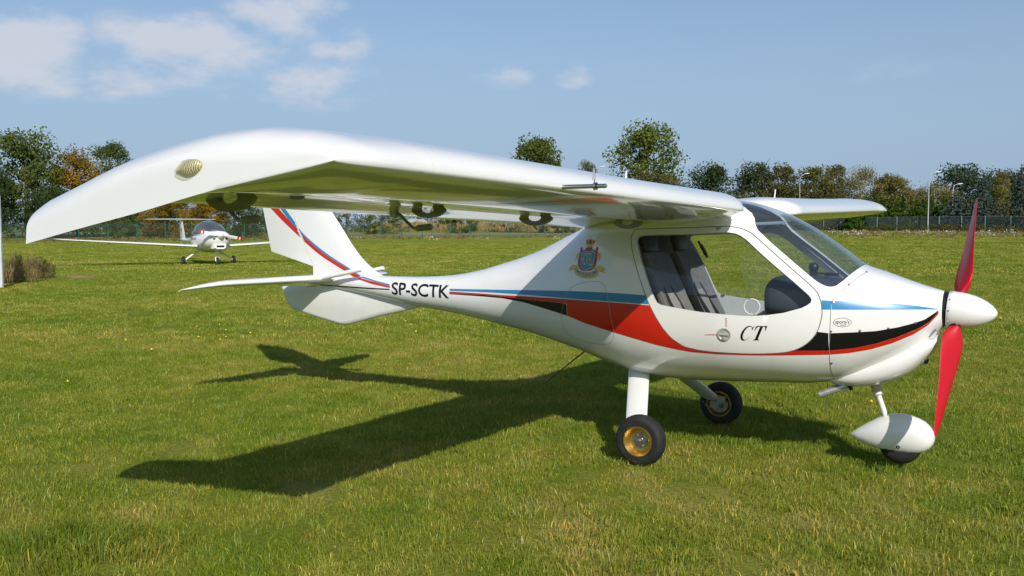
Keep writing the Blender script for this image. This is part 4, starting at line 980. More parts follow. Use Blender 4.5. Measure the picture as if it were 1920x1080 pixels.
# ---- undercarriage
def wheel(x, y, z, rad, wid, s):
    """s: -1 outboard face towards -y"""
    w = empty('main_wheel'); w.parent = plane
    m = MB(); prof = []
    for k in range(25):
        a = math.pi*(-.5 + k/24*1.0); prof.append((wid*.5*math.sin(a)*(1.0), rad - .055 + .055*abs(math.cos(a))**.55))
    prof = [(-wid*.5*.86, rad*.56)] + prof[1:-1] + [(wid*.5*.86, rad*.56)]
    m.lathe(prof, (x,y,z), (0,1,0), 56)
    for gx in (-.32, 0, .32): pass
    t = m.build('tyre', M['rubber'], w, ang=30)
    f = s
    m = MB(); m.lathe([(f*wid*.44, rad*.60),(f*wid*.50, rad*.585),(f*wid*.50, rad*.55),(f*wid*.40, rad*.52),(f*wid*.22, rad*.44),(f*wid*.10, rad*.40),(f*wid*.08, rad*.25),(f*wid*.08,0)], (x,y,z), (0,1,0), 48)
    m.lathe([(-f*wid*.44, rad*.60),(-f*wid*.50, rad*.585),(-f*wid*.50, rad*.55),(-f*wid*.30, rad*.48),(-f*wid*.1, rad*.4)], (x,y,z), (0,1,0), 48); m.build('rim', M['gold'], w, ang=25)
    m = MB(); m.lathe([(f*wid*.07, rad*.30),(f*wid*.16, rad*.30),(f*wid*.18, rad*.27),(f*wid*.18, rad*.17),(f*wid*.28, rad*.15),(f*wid*.28, rad*.09),(f*wid*.34, rad*.085),(f*wid*.36, rad*.05),(f*wid*.36,0)], (x,y,z), (0,1,0), 30)
    for k in range(6):
        a = 2*math.pi*k/6; m.lathe([(f*wid*.17,.010),(f*wid*.23,.010),(f*wid*.23,0)], (x+rad*.225*math.cos(a), y, z+rad*.225*math.sin(a)), (0,1,0), 6)
    m.build('hub', M['steel'], w, ang=25)
    m = MB(); m.lathe([(-f*wid*.30, rad*.42),(-f*wid*.36, rad*.42),(-f*wid*.36, .02)], (x,y,z), (0,1,0), 30); m.box((x+.03,y-f*wid*.5,z+.045), (.07,.05,.05)); m.tube([(x,y-f*wid*.2,z),(x,y-f*wid*.9,z)], .022, 12)
    m.box((x-.02,y-f*wid*.62,z-.005), (.09,.02,.05)); m.tube([(x-.03,y-f*wid*.6,z-.02),(x-.09,y-f*wid*.7,z-.03),(x-.12,y-f*wid*.9,z+.02)], .005, 6); m.build('brake', M['steel'], w, ang=25)
    return w
wheel(0.0,-.80,.166,.174,.122,-1); wheel(0.0,.79,.166,.174,.122,1)
for s in (-1, 1):
    m = MB(); rings = []
    for q in [k/10 for k in range(11)]:
        y = .22 + (.745-.22)*q; z = .545 + (.205-.545)*q**1.12; xm = -.275 + (.212)*q + .0*q*q; ch = .168 - .012*q; th = .030-.006*q; r = []
        nd = Vector((0, s*.55, .83)); 
        for k in range(24):
            a = 2*math.pi*k/24; c, sn = math.cos(a), math.sin(a); r.append(Vector((xm+.5*ch*math.copysign(abs(c)**.8, c), s*y, z)) + nd*th*sn*(.55+.45*(c*.5+.5)))
        rings.append(r)
    m.loft(rings); lg = m.build('gear_leg', M['white'], plane, ang=50)
    m = MB(); m.lathe([(0,.006),(.003,.005),(.003,0)], (-.255, s*.315, .49), (0,s,.2), 10); m.build('screw', M['steel'], lg)
# nose leg, spat and wheel
m = MB(); rings = []
prof = [(1.184,.004,.004,.198),(1.20,.022,.02,.199),(1.24,.042,.046,.205),(1.30,.062,.078,.215),(1.36,.078,.104,.227),(1.43,.089,.124,.238),(1.50,.094,.131,.240),(1.56,.093,.127,.238),(1.61,.087,.115,.235),(1.65,.076,.097,.233),(1.68,.060,.072,.231),(1.70,.038,.043,.230),(1.709,.012,.014,.230)]
for x, w_, h_, zc in prof:
    r = []
    for k in range(36):
        a = 2*math.pi*k/36; c, sn = math.cos(a), math.sin(a); z = zc + h_*c
        r.append(Vector((x, w_*math.copysign(abs(sn)**.9, sn), max(z, .088 + .02*abs(x-1.48)))))
    rings.append(r)
m.loft(rings); spat = m.build('nose_wheel_spat', M['white'], plane, ang=40)
m = MB(); m.lathe([(0,.012),(.002,.013),(.003,.004)], (1.500,-.0885,.165), (0,-1,-.3), 16); m.build('spat_hole', M['hollow_shade'], spat)
m = MB(); m.lathe([(-.05,.0)]+[(-.05*math.cos(math.pi*k/16), .080+.055*math.sin(math.pi*k/16)) for k in range(17)]+[(.05,.0)], (1.50,0,.172), (0,1,0), 40); m.build('nose_tyre', M['rubber'], plane)
m = MB(); m.tube([(1.318,0,.60),(1.345,0,.515)], .030, 16); m.tube([(1.345,0,.515),(1.348,0,.505)], [.036,.036], 16); st_ = m.build('nose_leg', M['rusty'], plane)
m = MB(); m.tube([(1.345,0,.51),(1.42,0,.30)], .0185, 16); m.tube([(1.347,0,.507),(1.356,0,.482)], .026, 16); m.build('nose_leg_tube', M['white2'], st_)
m = MB(); m.tube([(1.336,0,.545),(1.338,0,.538)], .034, 16); m.tube([(1.354,0,.488),(1.357,0,.480)], .029, 16); m.build('nose_leg_collar', M['rusty'], st_)
# whip aerial under the tail
m = MB(); m.tube([(-.825,0,.635),(-1.20,0,.34)], [.006,.0035], 8); m.build('whip_aerial', M['blackp'], plane)
# ---- cabin
cabin = empty('cabin'); cabin.parent = plane; cabin['label'] = 'two grey seats, harnesses and dark instrument panel inside the cabin'
for s in (-1, 1):
    yc = s*.29
    def slab(path, wid_, th, nm, mat, bol=0.0, n=14):
        m = MB(); rings = []
        for i, (x, z) in enumerate(path):
            a = path[max(i-1,0)]; b_ = path[min(i+1,len(path)-1)]; t = Vector((b_[0]-a[0],0,b_[1]-a[1])).normalized(); nn = Vector((-t.z,0,t.x)); r = []
            e = 1.0 if 0 < i < len(path)-1 else .82
            for k in range(28):
                q = 2*math.pi*k/28; c, sn = math.cos(q), math.sin(q); yy = wid_*.5*e*math.copysign(abs(c)**.45, c); tt = th*.5*e*math.copysign(abs(sn)**.6, sn)
                if sn < 0 or True: tt += bol*max(0, abs(yy)/(wid_*.5)-.45)**1.5
                r.append(Vector((x, yc+yy, z)) + nn*tt)
            rings.append(r)
        m.loft(rings); return m.build(nm, mat, cabin)
    slab([(.62,.80),(.50,.80),(.36,.775),(.20,.755),(.10,.765)], .46, .10, 'seat_cushion', M['seat'], .10)
    slab([(.14,.78),(.06,.90),(-.02,1.05),(-.09,1.20),(-.15,1.33),(-.175,1.40)], .44, .085, 'seat_back', M['seat'], -.13)
    slab([(.125,.83),(.075,.94),(.025,1.04),(-.02,1.12)], .20, .04, 'seat_insert', M['seat2'], 0); 
    slab([(-.165,1.42),(-.185,1.50),(-.20,1.58)], .24, .075, 'headrest', M['blackp'], 0)
    for dy in (-.085, .085):
        m = MB(); m.tube([(-.14,yc+dy*.7,1.36),(-.05,yc+dy*.8,1.20),(.03,yc+dy,1.06),(.12,yc+dy,.93),(.20,yc+dy*1.1,.83)], .022, 8, squash=(1,.2)); m.build('harness_strap', M['strap'], cabin)
m = MB(); m.box((.3,0,.70),(1.1,.80,.02)); m.box((.35,0,.74),(.7,.10,.14)); m.build('floor_tunnel', M['carpet'], cabin, False)
def sect_panel(x, lean, mat, nm, z0=.60, z1=1.70, sc=.94):
    V = []; n = 40; zz = [z0 + (z1-z0)*k/n for k in range(n+1)]; ring = []
    for z in zz:
        h, nn, i, d = SKIN.ray_cast(Vector((x + lean*(z-1.1), -3, z)), Vector((0,1,0))); y = abs(h.y)-.03 if h is not None else .05; ring.append((x+lean*(z-1.1), max(y,.02), z))
    V = [Vector((a,-b_,c)) for a,b_,c in ring] + [Vector((a,b_,c)) for a,b_,c in ring]; F = [(k,k+1,n+2+k,n+1+k) for k in range(n)]
    return mesh_obj(nm, V, F, mat, cabin, False)
sect_panel(-.265, -.12, M['trim'], 'rear_bulkhead')
# instrument panel: mushroom pod with a glare shield running to the windscreen
m = MB(); rings = []
for x, hw, z0, z1 in ((.70,.40,.99,1.245),(.715,.42,.975,1.262),(.76,.44,.97,1.275),(.86,.45,.97,1.27),(1.0,.44,.98,1.255),(1.12,.40,1.0,1.24),(1.20,.30,1.05,1.235)):
    r = []
    for k in range(36):
        a = 2*math.pi*k/36; c, sn = math.cos(a), math.sin(a); e = .55; zz = (z0+z1)/2 + (z1-z0)/2*math.copysign(abs(c)**e, c)
        r.append(Vector((x, hw*math.copysign(abs(sn)**.7, sn)*(1 if c < 0.3 else 1), zz)))
    rings.append(r)
m.loft(rings); m.build('instrument_panel', M['dash'], cabin)
m = MB(); m.box((.84,0,.83),(.16,.20,.32)); m.build('centre_console', M['dash'], cabin, False)
for k, (yy, zz, rr) in enumerate(((-.28,1.15,.04),(-.18,1.17,.04),(-.28,1.06,.035),(.18,1.17,.04),(.28,1.15,.04),(0,1.17,.045),(0,1.07,.045))):
    m = MB(); m.lathe([(0,rr),(.008,rr),(.008,rr*.85),(.004,rr*.84),(.004,0)], (.702,yy,zz), (-1,0,0), 20); m.build('instrument', M['blackp'], cabin)
m = MB(); m.lathe([(-.034*math.cos(math.pi*k/12), .034*math.sin(math.pi*k/12)) for k in range(13)], (.93,-.05,1.325), (0,0,1), 20); m.box((.93,-.05,1.285),(.05,.04,.03)); m.box((1.0,-.05,1.283),(.10,.03,.014)); m.build('compass', M['blackp'], cabin)
m = MB(); m.box((1.05,-.05,1.277),(.09,.025,.02)); m.build('compass_mount', M['blackp'], cabin, False)
for s in (-1, 1):
    m = MB(); m.tube([(.40,s*.50,1.585),(.60,s*.36,1.615),(.70,s*.02,1.625)], .013, 10); m.build('roof_tube', M['trim'], cabin)
m = MB(); m.tube([(.62,-.42,.80),(.66,-.42,.95)], .012, 8); m.tube([(.62,.20,.80),(.66,.20,.95)], .012, 8); m.build('control_stick', M['blackp'], cabin)
# roof centre section inside
m = MB(); m.box((.02,0,1.66),(.62,.9,.02)); m.build('roof_lining', M['trim'], cabin, False)
m = MB(); m.tube([(-.12,.54,1.49),(-.05,.565,1.36)], .009, 8); m.tube([(-.10,.545,1.46),(-.06,.56,1.38)], .014, 8); m.build('gas_strut', M['blackp'], cabin)
# ================================================================ background: trees, hedge, fences, lamps
def leaf_mat(name, c0, c1, trans=.3):
    m, n, l, b = new_mat(name); a = N(n, 'ShaderNodeAttribute', attribute_name='tone')
    rp = N(n, 'ShaderNodeValToRGB'); l.new(a.outputs['Fac'], rp.inputs[0]); rp.color_ramp.elements[0].color = (*c0, 1); rp.color_ramp.elements[1].color = (*c1, 1)
    out = n['Material Output']; n.remove(b); df = N(n, 'ShaderNodeBsdfDiffuse'); tr = N(n, 'ShaderNodeBsdfTranslucent'); l.new(rp.outputs[0], df.inputs[0]); l.new(rp.outputs[0], tr.inputs[0])
    mx = N(n, 'ShaderNodeMixShader'); mx.inputs[0].default_value = trans; l.new(df.outputs[0], mx.inputs[1]); l.new(tr.outputs[0], mx.inputs[2]); l.new(mx.outputs[0], out.inputs[0]); return m
LEAF = {
 'oak': leaf_mat('oak_leaf', (.055,.085,.018), (.150,.185,.045)),
 'bright': leaf_mat('ash_leaf', (.065,.105,.018), (.195,.225,.050)),
 'dark': leaf_mat('dark_leaf', (.030,.055,.020), (.085,.115,.040)),
 'brown': leaf_mat('brownish_leaf', (.058,.072,.020), (.165,.150,.050)),
 'autumn': leaf_mat('autumn_leaf', (.070,.085,.015), (.42,.23,.025)),
 'birch': leaf_mat('birch_leaf', (.090,.105,.025), (.300,.250,.080)),
 'pine': leaf_mat('pine_needle', (.028,.055,.032), (.090,.125,.065)),
 'spruce': leaf_mat('blue_spruce_needle', (.030,.055,.050), (.110,.150,.135), .1),
 'thuja': leaf_mat('thuja_leaf', (.022,.058,.008), (.085,.150,.020), .15),
 'weed': leaf_mat('dry_weed', (.110,.095,.040), (.36,.27,.13)),
 'weedg': leaf_mat('green_weed', (.060,.085,.020), (.19,.20,.06)),
 'corn': leaf_mat('ripe_maize', (.20,.15,.055), (.60,.42,.16)),
 'far': leaf_mat('far_wood_leaf', (.075,.095,.075), (.15,.17,.13)),
}
M['bark'] = pmat('bark', (.10,.085,.065), .95, var=.4, scale=3, bump=.4, bscale=12)
M['birchbark'] = pmat('pale_bark', (.42,.40,.36), .9, var=.5, scale=4)
def leaves(name, clumps, per, size, mat, parent, rnd, droop=0.0, aspect=1.0, up=.15):
    """clumps: (centre, radius, tone); each clump a cloud of small leaf faces thicker towards its skin"""
    n = len(clumps)*per; rs = np.random.RandomState(rnd.randint(0, 10**6))
    C = np.array([tuple(c[0]) for c in clumps]); Rr = np.array([c[1] for c in clumps]); T = np.array([c[2] for c in clumps])
    C = np.repeat(C, per, 0); Rr = np.repeat(Rr, per); T = np.repeat(T, per)
    d = rs.normal(size=(n,3)); d /= np.linalg.norm(d, axis=1, keepdims=True); rad = rs.uniform(.25, 1, n)**.5
    P = C + d*(Rr*rad)[:,None]*np.array([1,1,.8]); P[:,2] -= droop*rs.uniform(0,1,n)*Rr
    nr = d*.8 + rs.normal(size=(n,3))*.7 + np.array([0,0,up]); nr /= np.linalg.norm(nr, axis=1, keepdims=True)
    ref = rs.normal(size=(n,3)); a = np.cross(nr, ref); a /= np.maximum(np.linalg.norm(a, axis=1, keepdims=True), 1e-6); b = np.cross(nr, a)
    if droop: b = b*.4 + np.array([0,0,-1])*.9
    s = size*rs.uniform(.55, 1.25, n)[:,None]
    V = np.stack([P - a*s*.5*aspect, P + b*s*.45 + a*s*.06, P + a*s*.5*aspect, P - b*s*.5], 1).reshape(-1,3)
    F = np.arange(n*4).reshape(-1,4)
    me = bpy.data.meshes.new(name); me.vertices.add(n*4); me.vertices.foreach_set('co', V.ravel()); me.loops.add(n*4); me.loops.foreach_set('vertex_index', F.ravel()); me.polygons.add(n); me.polygons.foreach_set('loop_start', np.arange(0, n*4, 4)); me.update()
    t = np.clip(np.repeat(T + rs.normal(0, .11, n), 4), 0, 1); at_ = me.attributes.new('tone', 'FLOAT', 'POINT'); at_.data.foreach_set('value', t.astype(np.float32)); me.materials.append(mat)
    o = bpy.data.objects.new(name, me); COL.objects.link(o); o.parent = parent; return o
def tree(name, label, u, vtop, wpx, d, kind, seed, crown_base=.28, cat='tree', group=None, gaps=.0, size=None, wind=0, vbase=None, shape=1.0, nclump=None, per=46, trunk='bark', parts=True):
    rnd = random.Random(seed); p = at(u, d); zt = z_of(vtop, d); H = zt - p.z; W = wpx*d/FPX*.58
    root = empty(name, p); tag(root, label, cat, group)
    b = MB(); rt = max(.05, H*.016); tr = [(0,0,-.2)]
    lx = rnd.uniform(-.03,.03)*H; ly = rnd.uniform(-.03,.03)*H
    for k in range(1, 7): tr.append((lx*k/6 + rnd.uniform(-.01,.01)*H, ly*k/6 + rnd.uniform(-.01,.01)*H, H*.82*k/6))
    b.tube(tr, [rt*(1.25-k/6.2) for k in range(7)], 8); ends = []
    for k in range(9 if parts else 4):
        f = rnd.uniform(crown_base*.8, .72); z0 = H*f; a = rnd.uniform(0, 6.28); i = min(5, int(f/.82*6)); base = Vector(tr[i]).lerp(Vector(tr[i+1]), .5); L = W*rnd.uniform(.5,.9)
        e = base + Vector((math.cos(a)*L, math.sin(a)*L, L*rnd.uniform(.3,.8))); md = base.lerp(e, .5) + Vector((0,0,-.06*L)); b.tube([base, md, e], [rt*.5, rt*.33, rt*.1], 6); ends.append(e)
    b.build('trunk', M[trunk], root)
    cz0 = H*crown_base; cl = []; cs = min(W, H*.5)*.30; nc = nclump or 85
    per = int(per*2.6)
    lobes = [(rnd.uniform(-.45,.45)*W, rnd.uniform(-.45,.45)*W, cz0+(H-cz0)*rnd.uniform(.35,.8), rnd.uniform(.4,.62)) for _ in range(6)]
    tries = 0
    sk = [rnd.uniform(.72,1.12) for _ in range(9)]
    while len(cl) < nc and tries < nc*60:
        tries += 1
        q = rnd.random(); z = cz0 + (H-cs*.7-cz0)*q
        prof = max(.15, math.sin(math.pi*min(1, (q*.78+.16))**shape))**.55
        a = rnd.uniform(0, 6.28); r = max(0, W*prof*sk[int(a/6.2832*8.99)] - cs*.5)*rnd.random()**.38
        c = Vector((lx*q + math.cos(a)*r, ly*q + math.sin(a)*r, z))
        if gaps and noise.noise(c*(1.1/max(cs,.3)) + Vector((seed,0,0))) < gaps-.35: continue
        rr = cs*rnd.choice((.55,.7,.8,1.0,1.3))
        tone = .5 + .55*noise.noise(c*.5 + Vector((seed*3.1,0,0))) + rnd.uniform(-.12,.12) + .10*(q-.5)
        cl.append((c, rr, tone))
    leaves('crown', cl, per, size or max(.15, cs*.185), LEAF[kind], root, rnd, droop=.9 if wind else 0, aspect=.6 if wind else 1.0)
    return root
def spruce(label, u, vtop, wpx, d, seed, group=None):
    rnd = random.Random(seed); p = at(u, d); H = z_of(vtop, d) - p.z; W = wpx*d/FPX*.5; root = empty('spruce', p); tag(root, label, 'tree', group)
    b = MB(); b.tube([(0,0,-.2),(0,0,H*.5),(0,0,H*.97)], [H*.018,H*.011,.02], 8); b.build('trunk', M['bark'], root)
    cl = []; tiers = int(H/.42)
    for k in range(tiers):
        q = k/tiers; z = H*(.04+.94*q); r = W*(1-q)**.85 + .08; m = max(3, int(r*7))
        for j in range(m):
            a = 6.283*j/m + rnd.uniform(-.3,.3); rr = r*rnd.uniform(.78,1.12)
            for t in (.35,.65,.95): cl.append((Vector((math.cos(a)*rr*t, math.sin(a)*rr*t, z - .22*rr*t + .06*t)), .20*(1.15-.45*t), .35 + .5*t*rnd.random()))
    if len(cl) > 420: cl = rnd.sample(cl, 420)
    leaves('crown', cl, 22, .30, LEAF['spruce'], root, rnd, up=.3, aspect=.5); return root
def thuja(label, u, vtop, wpx, d, seed):
    rnd = random.Random(seed); p = at(u, d); H = z_of(vtop, d) - p.z; W = wpx*d/FPX*.5; root = empty('thuja', p); tag(root, label, 'conifer', 'thuja hedge behind the right-hand fence')
    b = MB(); b.tube([(0,0,-.1),(0,0,H*.6)], [.05,.02], 6); b.build('trunk', M['bark'], root); cl = []
    for k in range(46):
        q = rnd.random()**1.1; r = W*(.9*(1-q**2.6) + .06); a = rnd.uniform(0,6.28); cl.append((Vector((math.cos(a)*r*.8, math.sin(a)*r*.8, .15+q*(H-.25))), .30*(1.1-.6*q), .45+.35*rnd.uniform(-1,1)))
    leaves('crown', cl, 60, .26, LEAF['thuja'], root, rnd, up=.6, aspect=.6); return root

RG = 'broadleaf trees along the field edge'
tree('pine_tree','tall dark pine-like tree rising at the far left edge',52,238,150,128,'oak',1,.16,gaps=.10,group=RG)
tree('broadleaf_tree','dark green tree cut by the left picture edge behind the galvanised post',-14,290,90,122,'dark',2,.12,group=RG)
tree('autumn_tree','orange-brown autumn tree beside the tall left-hand tree',147,276,120,133,'autumn',3,.15,group=RG)
tree('broadleaf_tree','small green tree top showing above the drooped wing tip',217,264,96,140,'oak',4,.15,group=RG)
tree('broadleaf_tree','dark leafy tree low between the left tree and the wing tip',100,345,110,124,'dark',5,.05,group=RG)
tree('broadleaf_tree','green tree hidden mostly by the drooped wing tip',300,300,110,138,'oak',61,.1,group=RG)
tree('autumn_tree','golden autumn tree behind the T-tail of the far aeroplane',318,366,110,128,'autumn',6,.05,group=RG,per=60)
tree('autumn_tree','orange-leaved tree under the wing above the far canopy',392,368,80,130,'autumn',7,.05,group=RG,per=60)
tree('broadleaf_tree','green bushy tree just left of the far aeroplane tail',225,392,95,122,'oak',8,.04,group=RG)
tree('broadleaf_tree','dark green round tree right of the far canopy',462,372,100,130,'dark',9,.04,group=RG)
tree('broadleaf_tree','green tree behind the near tail fin',560,350,110,138,'oak',10,.08,group=RG)
tree('slender_tree','thin bare-stemmed tree just right of the near fin',650,375,40,150,'brown',11,.30,nclump=14,group=RG)
tree('broadleaf_tree','large dark round bush under the near wing left of the gate',718,382,105,152,'oak',12,.03,group=RG)
tree('broadleaf_tree','green bush between the gate and the maize field',866,400,72,158,'oak',13,.03,group=RG)
tree('broadleaf_tree','green bush at the right end of the maize field',1052,412,84,160,'dark',14,.03,group=RG)
tree('slender_tree','bare reddish sapling beside the gate',822,395,26,165,'brown',15,.3,nclump=10,group=RG)
tree('broadleaf_tree','round-topped tree standing above the middle of the near wing',1014,250,140,165,'oak',16,.2,group=RG)
tree('broadleaf_tree','small tree between the two tallest trees',1098,296,58,168,'oak',17,.15,group=RG)
tree('broadleaf_tree','tallest airy light green tree above the wing root',1213,228,146,158,'bright',18,.3,group=RG,gaps=.34,per=40)
tree('broadleaf_tree','brownish low tree in front of the tallest tree',1228,316,150,150,'brown',19,.06,group=RG)
tree('broadleaf_tree','dark round tree directly above the cabin roof',1328,304,118,156,'dark',20,.08,group=RG)
tree('broadleaf_tree','deep green tree behind the far wing root',1414,302,108,158,'dark',21,.06,group=RG)
tree('broadleaf_tree','brown-green tree next to the far street lamp',1466,306,98,152,'brown',22,.06,group=RG)
tree('broadleaf_tree','brown-green tree right of the lamp above the far wing',1521,309,98,150,'brown',23,.06,group=RG)
tree('birch_tree','pale golden tree just left of the weeping birch',1563,307,84,156,'brown',24,.08,group=RG)
tree('birch_tree','weeping yellowish birch above the far wing tip',1613,304,92,150,'birch',25,.10,group=RG,wind=1,gaps=.18,trunk='birchbark')
tree('birch_tree','lower yellow-green tree right of the weeping birch',1664,322,92,148,'birch',26,.08,group=RG,gaps=.1)
tree('broadleaf_tree','low green tree in the dip of the tree line',1706,352,100,160,'oak',27,.05,group=RG)
tree('birch_tree','sandy yellow birch behind the tall lamp',1752,334,84,148,'birch',28,.1,group=RG,gaps=.2,wind=1,trunk='birchbark')
tree('pine_tree','broad dark pine above the thuja hedge',1800,306,126,150,'pine',29,.15,group=RG)
tree('pine_tree','second dark pine near the right picture edge',1868,314,110,152,'pine',30,.12,group=RG)
tree('birch_tree','thin yellowish tree between the spruces',1876,322,44,140,'birch',31,.2,group=RG,gaps=.3)
tree('pine_tree','dark pine cut by the right picture edge',1932,312,90,150,'pine',32,.1,group=RG)
SG = 'blue spruces behind the right-hand fence'
spruce('blue-grey spruce beside the upper propeller blade', 1838, 322, 96, 128, 41, SG)
spruce('blue-grey spruce at the right picture edge', 1912, 308, 100, 126, 42, SG)
spruce('smaller blue-grey spruce just right of the thuja hedge', 1787, 358, 82, 130, 43, SG)
rh_ = random.Random(77)
for k in range(15):
    u = 1592 + k*12.6; thuja(['narrow dark green thuja, %s from the left end of the hedge' % w for w in ('first','second','third','fourth','fifth','sixth','seventh','eighth','ninth','tenth','eleventh','twelfth','thirteenth','fourteenth','fifteenth')][k], u, 374+rh_.uniform(-6,5), 18.5, 134, 200+k)
# low growth and far wood: masses nobody could count
def mass(name, label, spots, kind, per, size, seed, cat, droop=0, aspect=.6):
    rnd = random.Random(seed); root_cl = []
    for (p, r, t) in spots: root_cl.append((p, r, t))
    o = leaves(name, root_cl, per, size, LEAF[kind], None, rnd, droop=droop, aspect=aspect, up=.4); tag(o, label, cat, kind='stuff'); return o
rm = random.Random(31)
sp_ = []
for k in range(330):                                   # shrubs and rank weeds along the right-hand fence
    u = rm.uniform(1480, 1990); d = 141 - (u-1543)*.083 - rm.uniform(0, 3.5); p = at(u, d); sp_.append((p + Vector((0,0,rm.uniform(.05,.75))), rm.uniform(.25,.55), rm.uniform(.1,.6)))
mass('rank_weeds', 'brown-green shrubs and weeds along the foot of the right-hand fence', sp_, 'brown', 26, .22, 1, 'weeds')
sp_ = []
for k in range(520):
    u = rm.uniform(1440, 2000); d = rm.uniform(88, 112); p = at(u, d); sp_.append((p + Vector((0,0,.10)), rm.uniform(.18,.5), rm.uniform(.2,.9)))
mass('dry_grass', 'tall dry grass strip in front of the right-hand fence', sp_, 'weed', 22, .16, 2, 'grass')
sp_ = []
for k in range(600):
    u = rm.uniform(-60, 1180); d = 113 + (u-32)*.0275 - rm.uniform(1, 16); p = at(u, d); sp_.append((p + Vector((0,0,.14)), rm.uniform(.2,.5), rm.uniform(.1,.8)))
mass('dry_grass', 'tall dry grass strip in front of the green left-hand fence', sp_, 'weed', 22, .17, 3, 'grass')
sp_ = []
for k in range(420):
    u = rm.uniform(-100, 690) if k < 370 else rm.uniform(1110,1180); d = rm.uniform(172, 182); p = at(u, d); sp_.append((p + Vector((0,0,rm.uniform(.1,1.1))), rm.uniform(.5,1.1), rm.uniform(.1,.7)))
mass('undergrowth', 'green undergrowth along the foot of the trees beyond the road', sp_, 'weedg', 20, .40, 4, 'undergrowth')
sp_ = []
for k in range(1300):
    u = rm.uniform(1180, 2050); d = rm.uniform(142, 160); p = at(u, d); sp_.append((p + Vector((0,0,rm.uniform(.2,6.0))), rm.uniform(.7,1.3), rm.uniform(0,.8)))
mass('undergrowth', 'dark undergrowth filling the foot of the right-hand tree line', sp_, 'brown', 34, .34, 5, 'undergrowth')
sp_ = []
for k in range(420):
    u = rm.uniform(-120, 640); d = rm.uniform(134, 150); p = at(u, d); sp_.append((p + Vector((0,0,rm.uniform(.2,3.6))), rm.uniform(.7,1.3), rm.uniform(0,.7)))
mass('undergrowth', 'mixed shrubs filling the foot of the left-hand trees', sp_, 'oak', 24, .38, 6, 'undergrowth')
sp_ = []
for k in range(900):
    u = rm.uniform(-400, 2400); d = rm.uniform(520, 640); p = at(u, d); sp_.append((p + Vector((0,0,rm.uniform(0,9))), rm.uniform(2,4), rm.uniform(0,1)))
mass('far_wood', 'far-off wood seen between the nearer bushes', sp_, 'far', 26, 1.5, 7, 'wood')
sp_ = []
for k in range(1500):                                  # maize
    u = rm.uniform(700, 1120); d = rm.uniform(186, 235); p = at(u, d); sp_.append((p + Vector((0,0,rm.uniform(.2,2.0))), rm.uniform(.4,.8), rm.uniform(.1,.9)))
mass('maize_field', 'strip of ripe tan maize beyond the road', sp_, 'corn', 22, .62, 8, 'maize', droop=1.0, aspect=.25)
# flower heads
M['petal'] = pmat('white_petals', (.78,.78,.74), .7); M['yellow'] = pmat('yellow_petals', (.80,.55,.02), .7)
def flowers(name, label, spots, mat, r):
    m = MB()
    for p in spots:
        q = r*rm.uniform(.6,1.2); m.add([p+Vector((0,0,q)), p+Vector((q,0,0)), p+Vector((0,q,0)), p+Vector((-q,0,0)), p+Vector((0,-q,0)), p+Vector((0,0,-q*.4))], [(0,1,2),(0,2,3),(0,3,4),(0,4,1),(5,2,1),(5,3,2),(5,4,3),(5,1,4)])
    o = mesh_obj(name, m.v, m.f, mat, None, False); tag(o, label, 'flowers', kind='stuff'); return o
sp_ = []
for c in range(26):
    u0 = rm.uniform(1540, 1950); d0 = rm.uniform(88, 104)
    for k in range(rm.randint(3, 12)): p = at(u0+rm.gauss(0,7), d0+rm.gauss(0,1.2)); sp_.append(p+Vector((0,0,rm.uniform(.25,.5))))
for c in range(10):
    u0 = rm.uniform(640, 1180); d0 = rm.uniform(100, 125)
    for k in range(rm.randint(3, 9)): p = at(u0+rm.gauss(0,6), d0+rm.gauss(0,1)); sp_.append(p+Vector((0,0,rm.uniform(.2,.4))))
flowers('white_flowers', 'white flower heads scattered through the dry grass strips', sp_, M['petal'], .05)
sp_ = [at(u, d)+Vector((0,0,.05)) for u, d in ((366,14.6),(409,14.9),(421,14.1),(467,13.7),(369,13.2),(421,13.2),(410,12.9),(770,19),(760,15.5),(770,14.9),(779,13.9),(1696,10.4),(1880,16),(300,30),(232,12.8),(280,11.8),(1245,17),(1257,15.5),(1390,16.2),(120,9.3),(1640,8.2))]
flowers('dandelions', 'yellow dandelion heads dotted over the grass', sp_, M['yellow'], .018)
# ---- road beyond the left-hand fence
M['road'] = pmat('pinkish_grey_asphalt', (.22,.19,.18), .95, var=.15, scale=.5)
V = []; F = []; us = [-300+60*k for k in range(27)]
for u in us:
    for d in (148, 152, 156, 160): p = at(u, d); p.z += .02; V.append(p)
for i in range(len(us)-1):
    for j in range(3): F.append((i*4+j, (i+1)*4+j, (i+1)*4+j+1, i*4+j+1))
tag(mesh_obj('road', V, F, M['road']), 'pale road running behind the green fence', 'road', kind='structure')
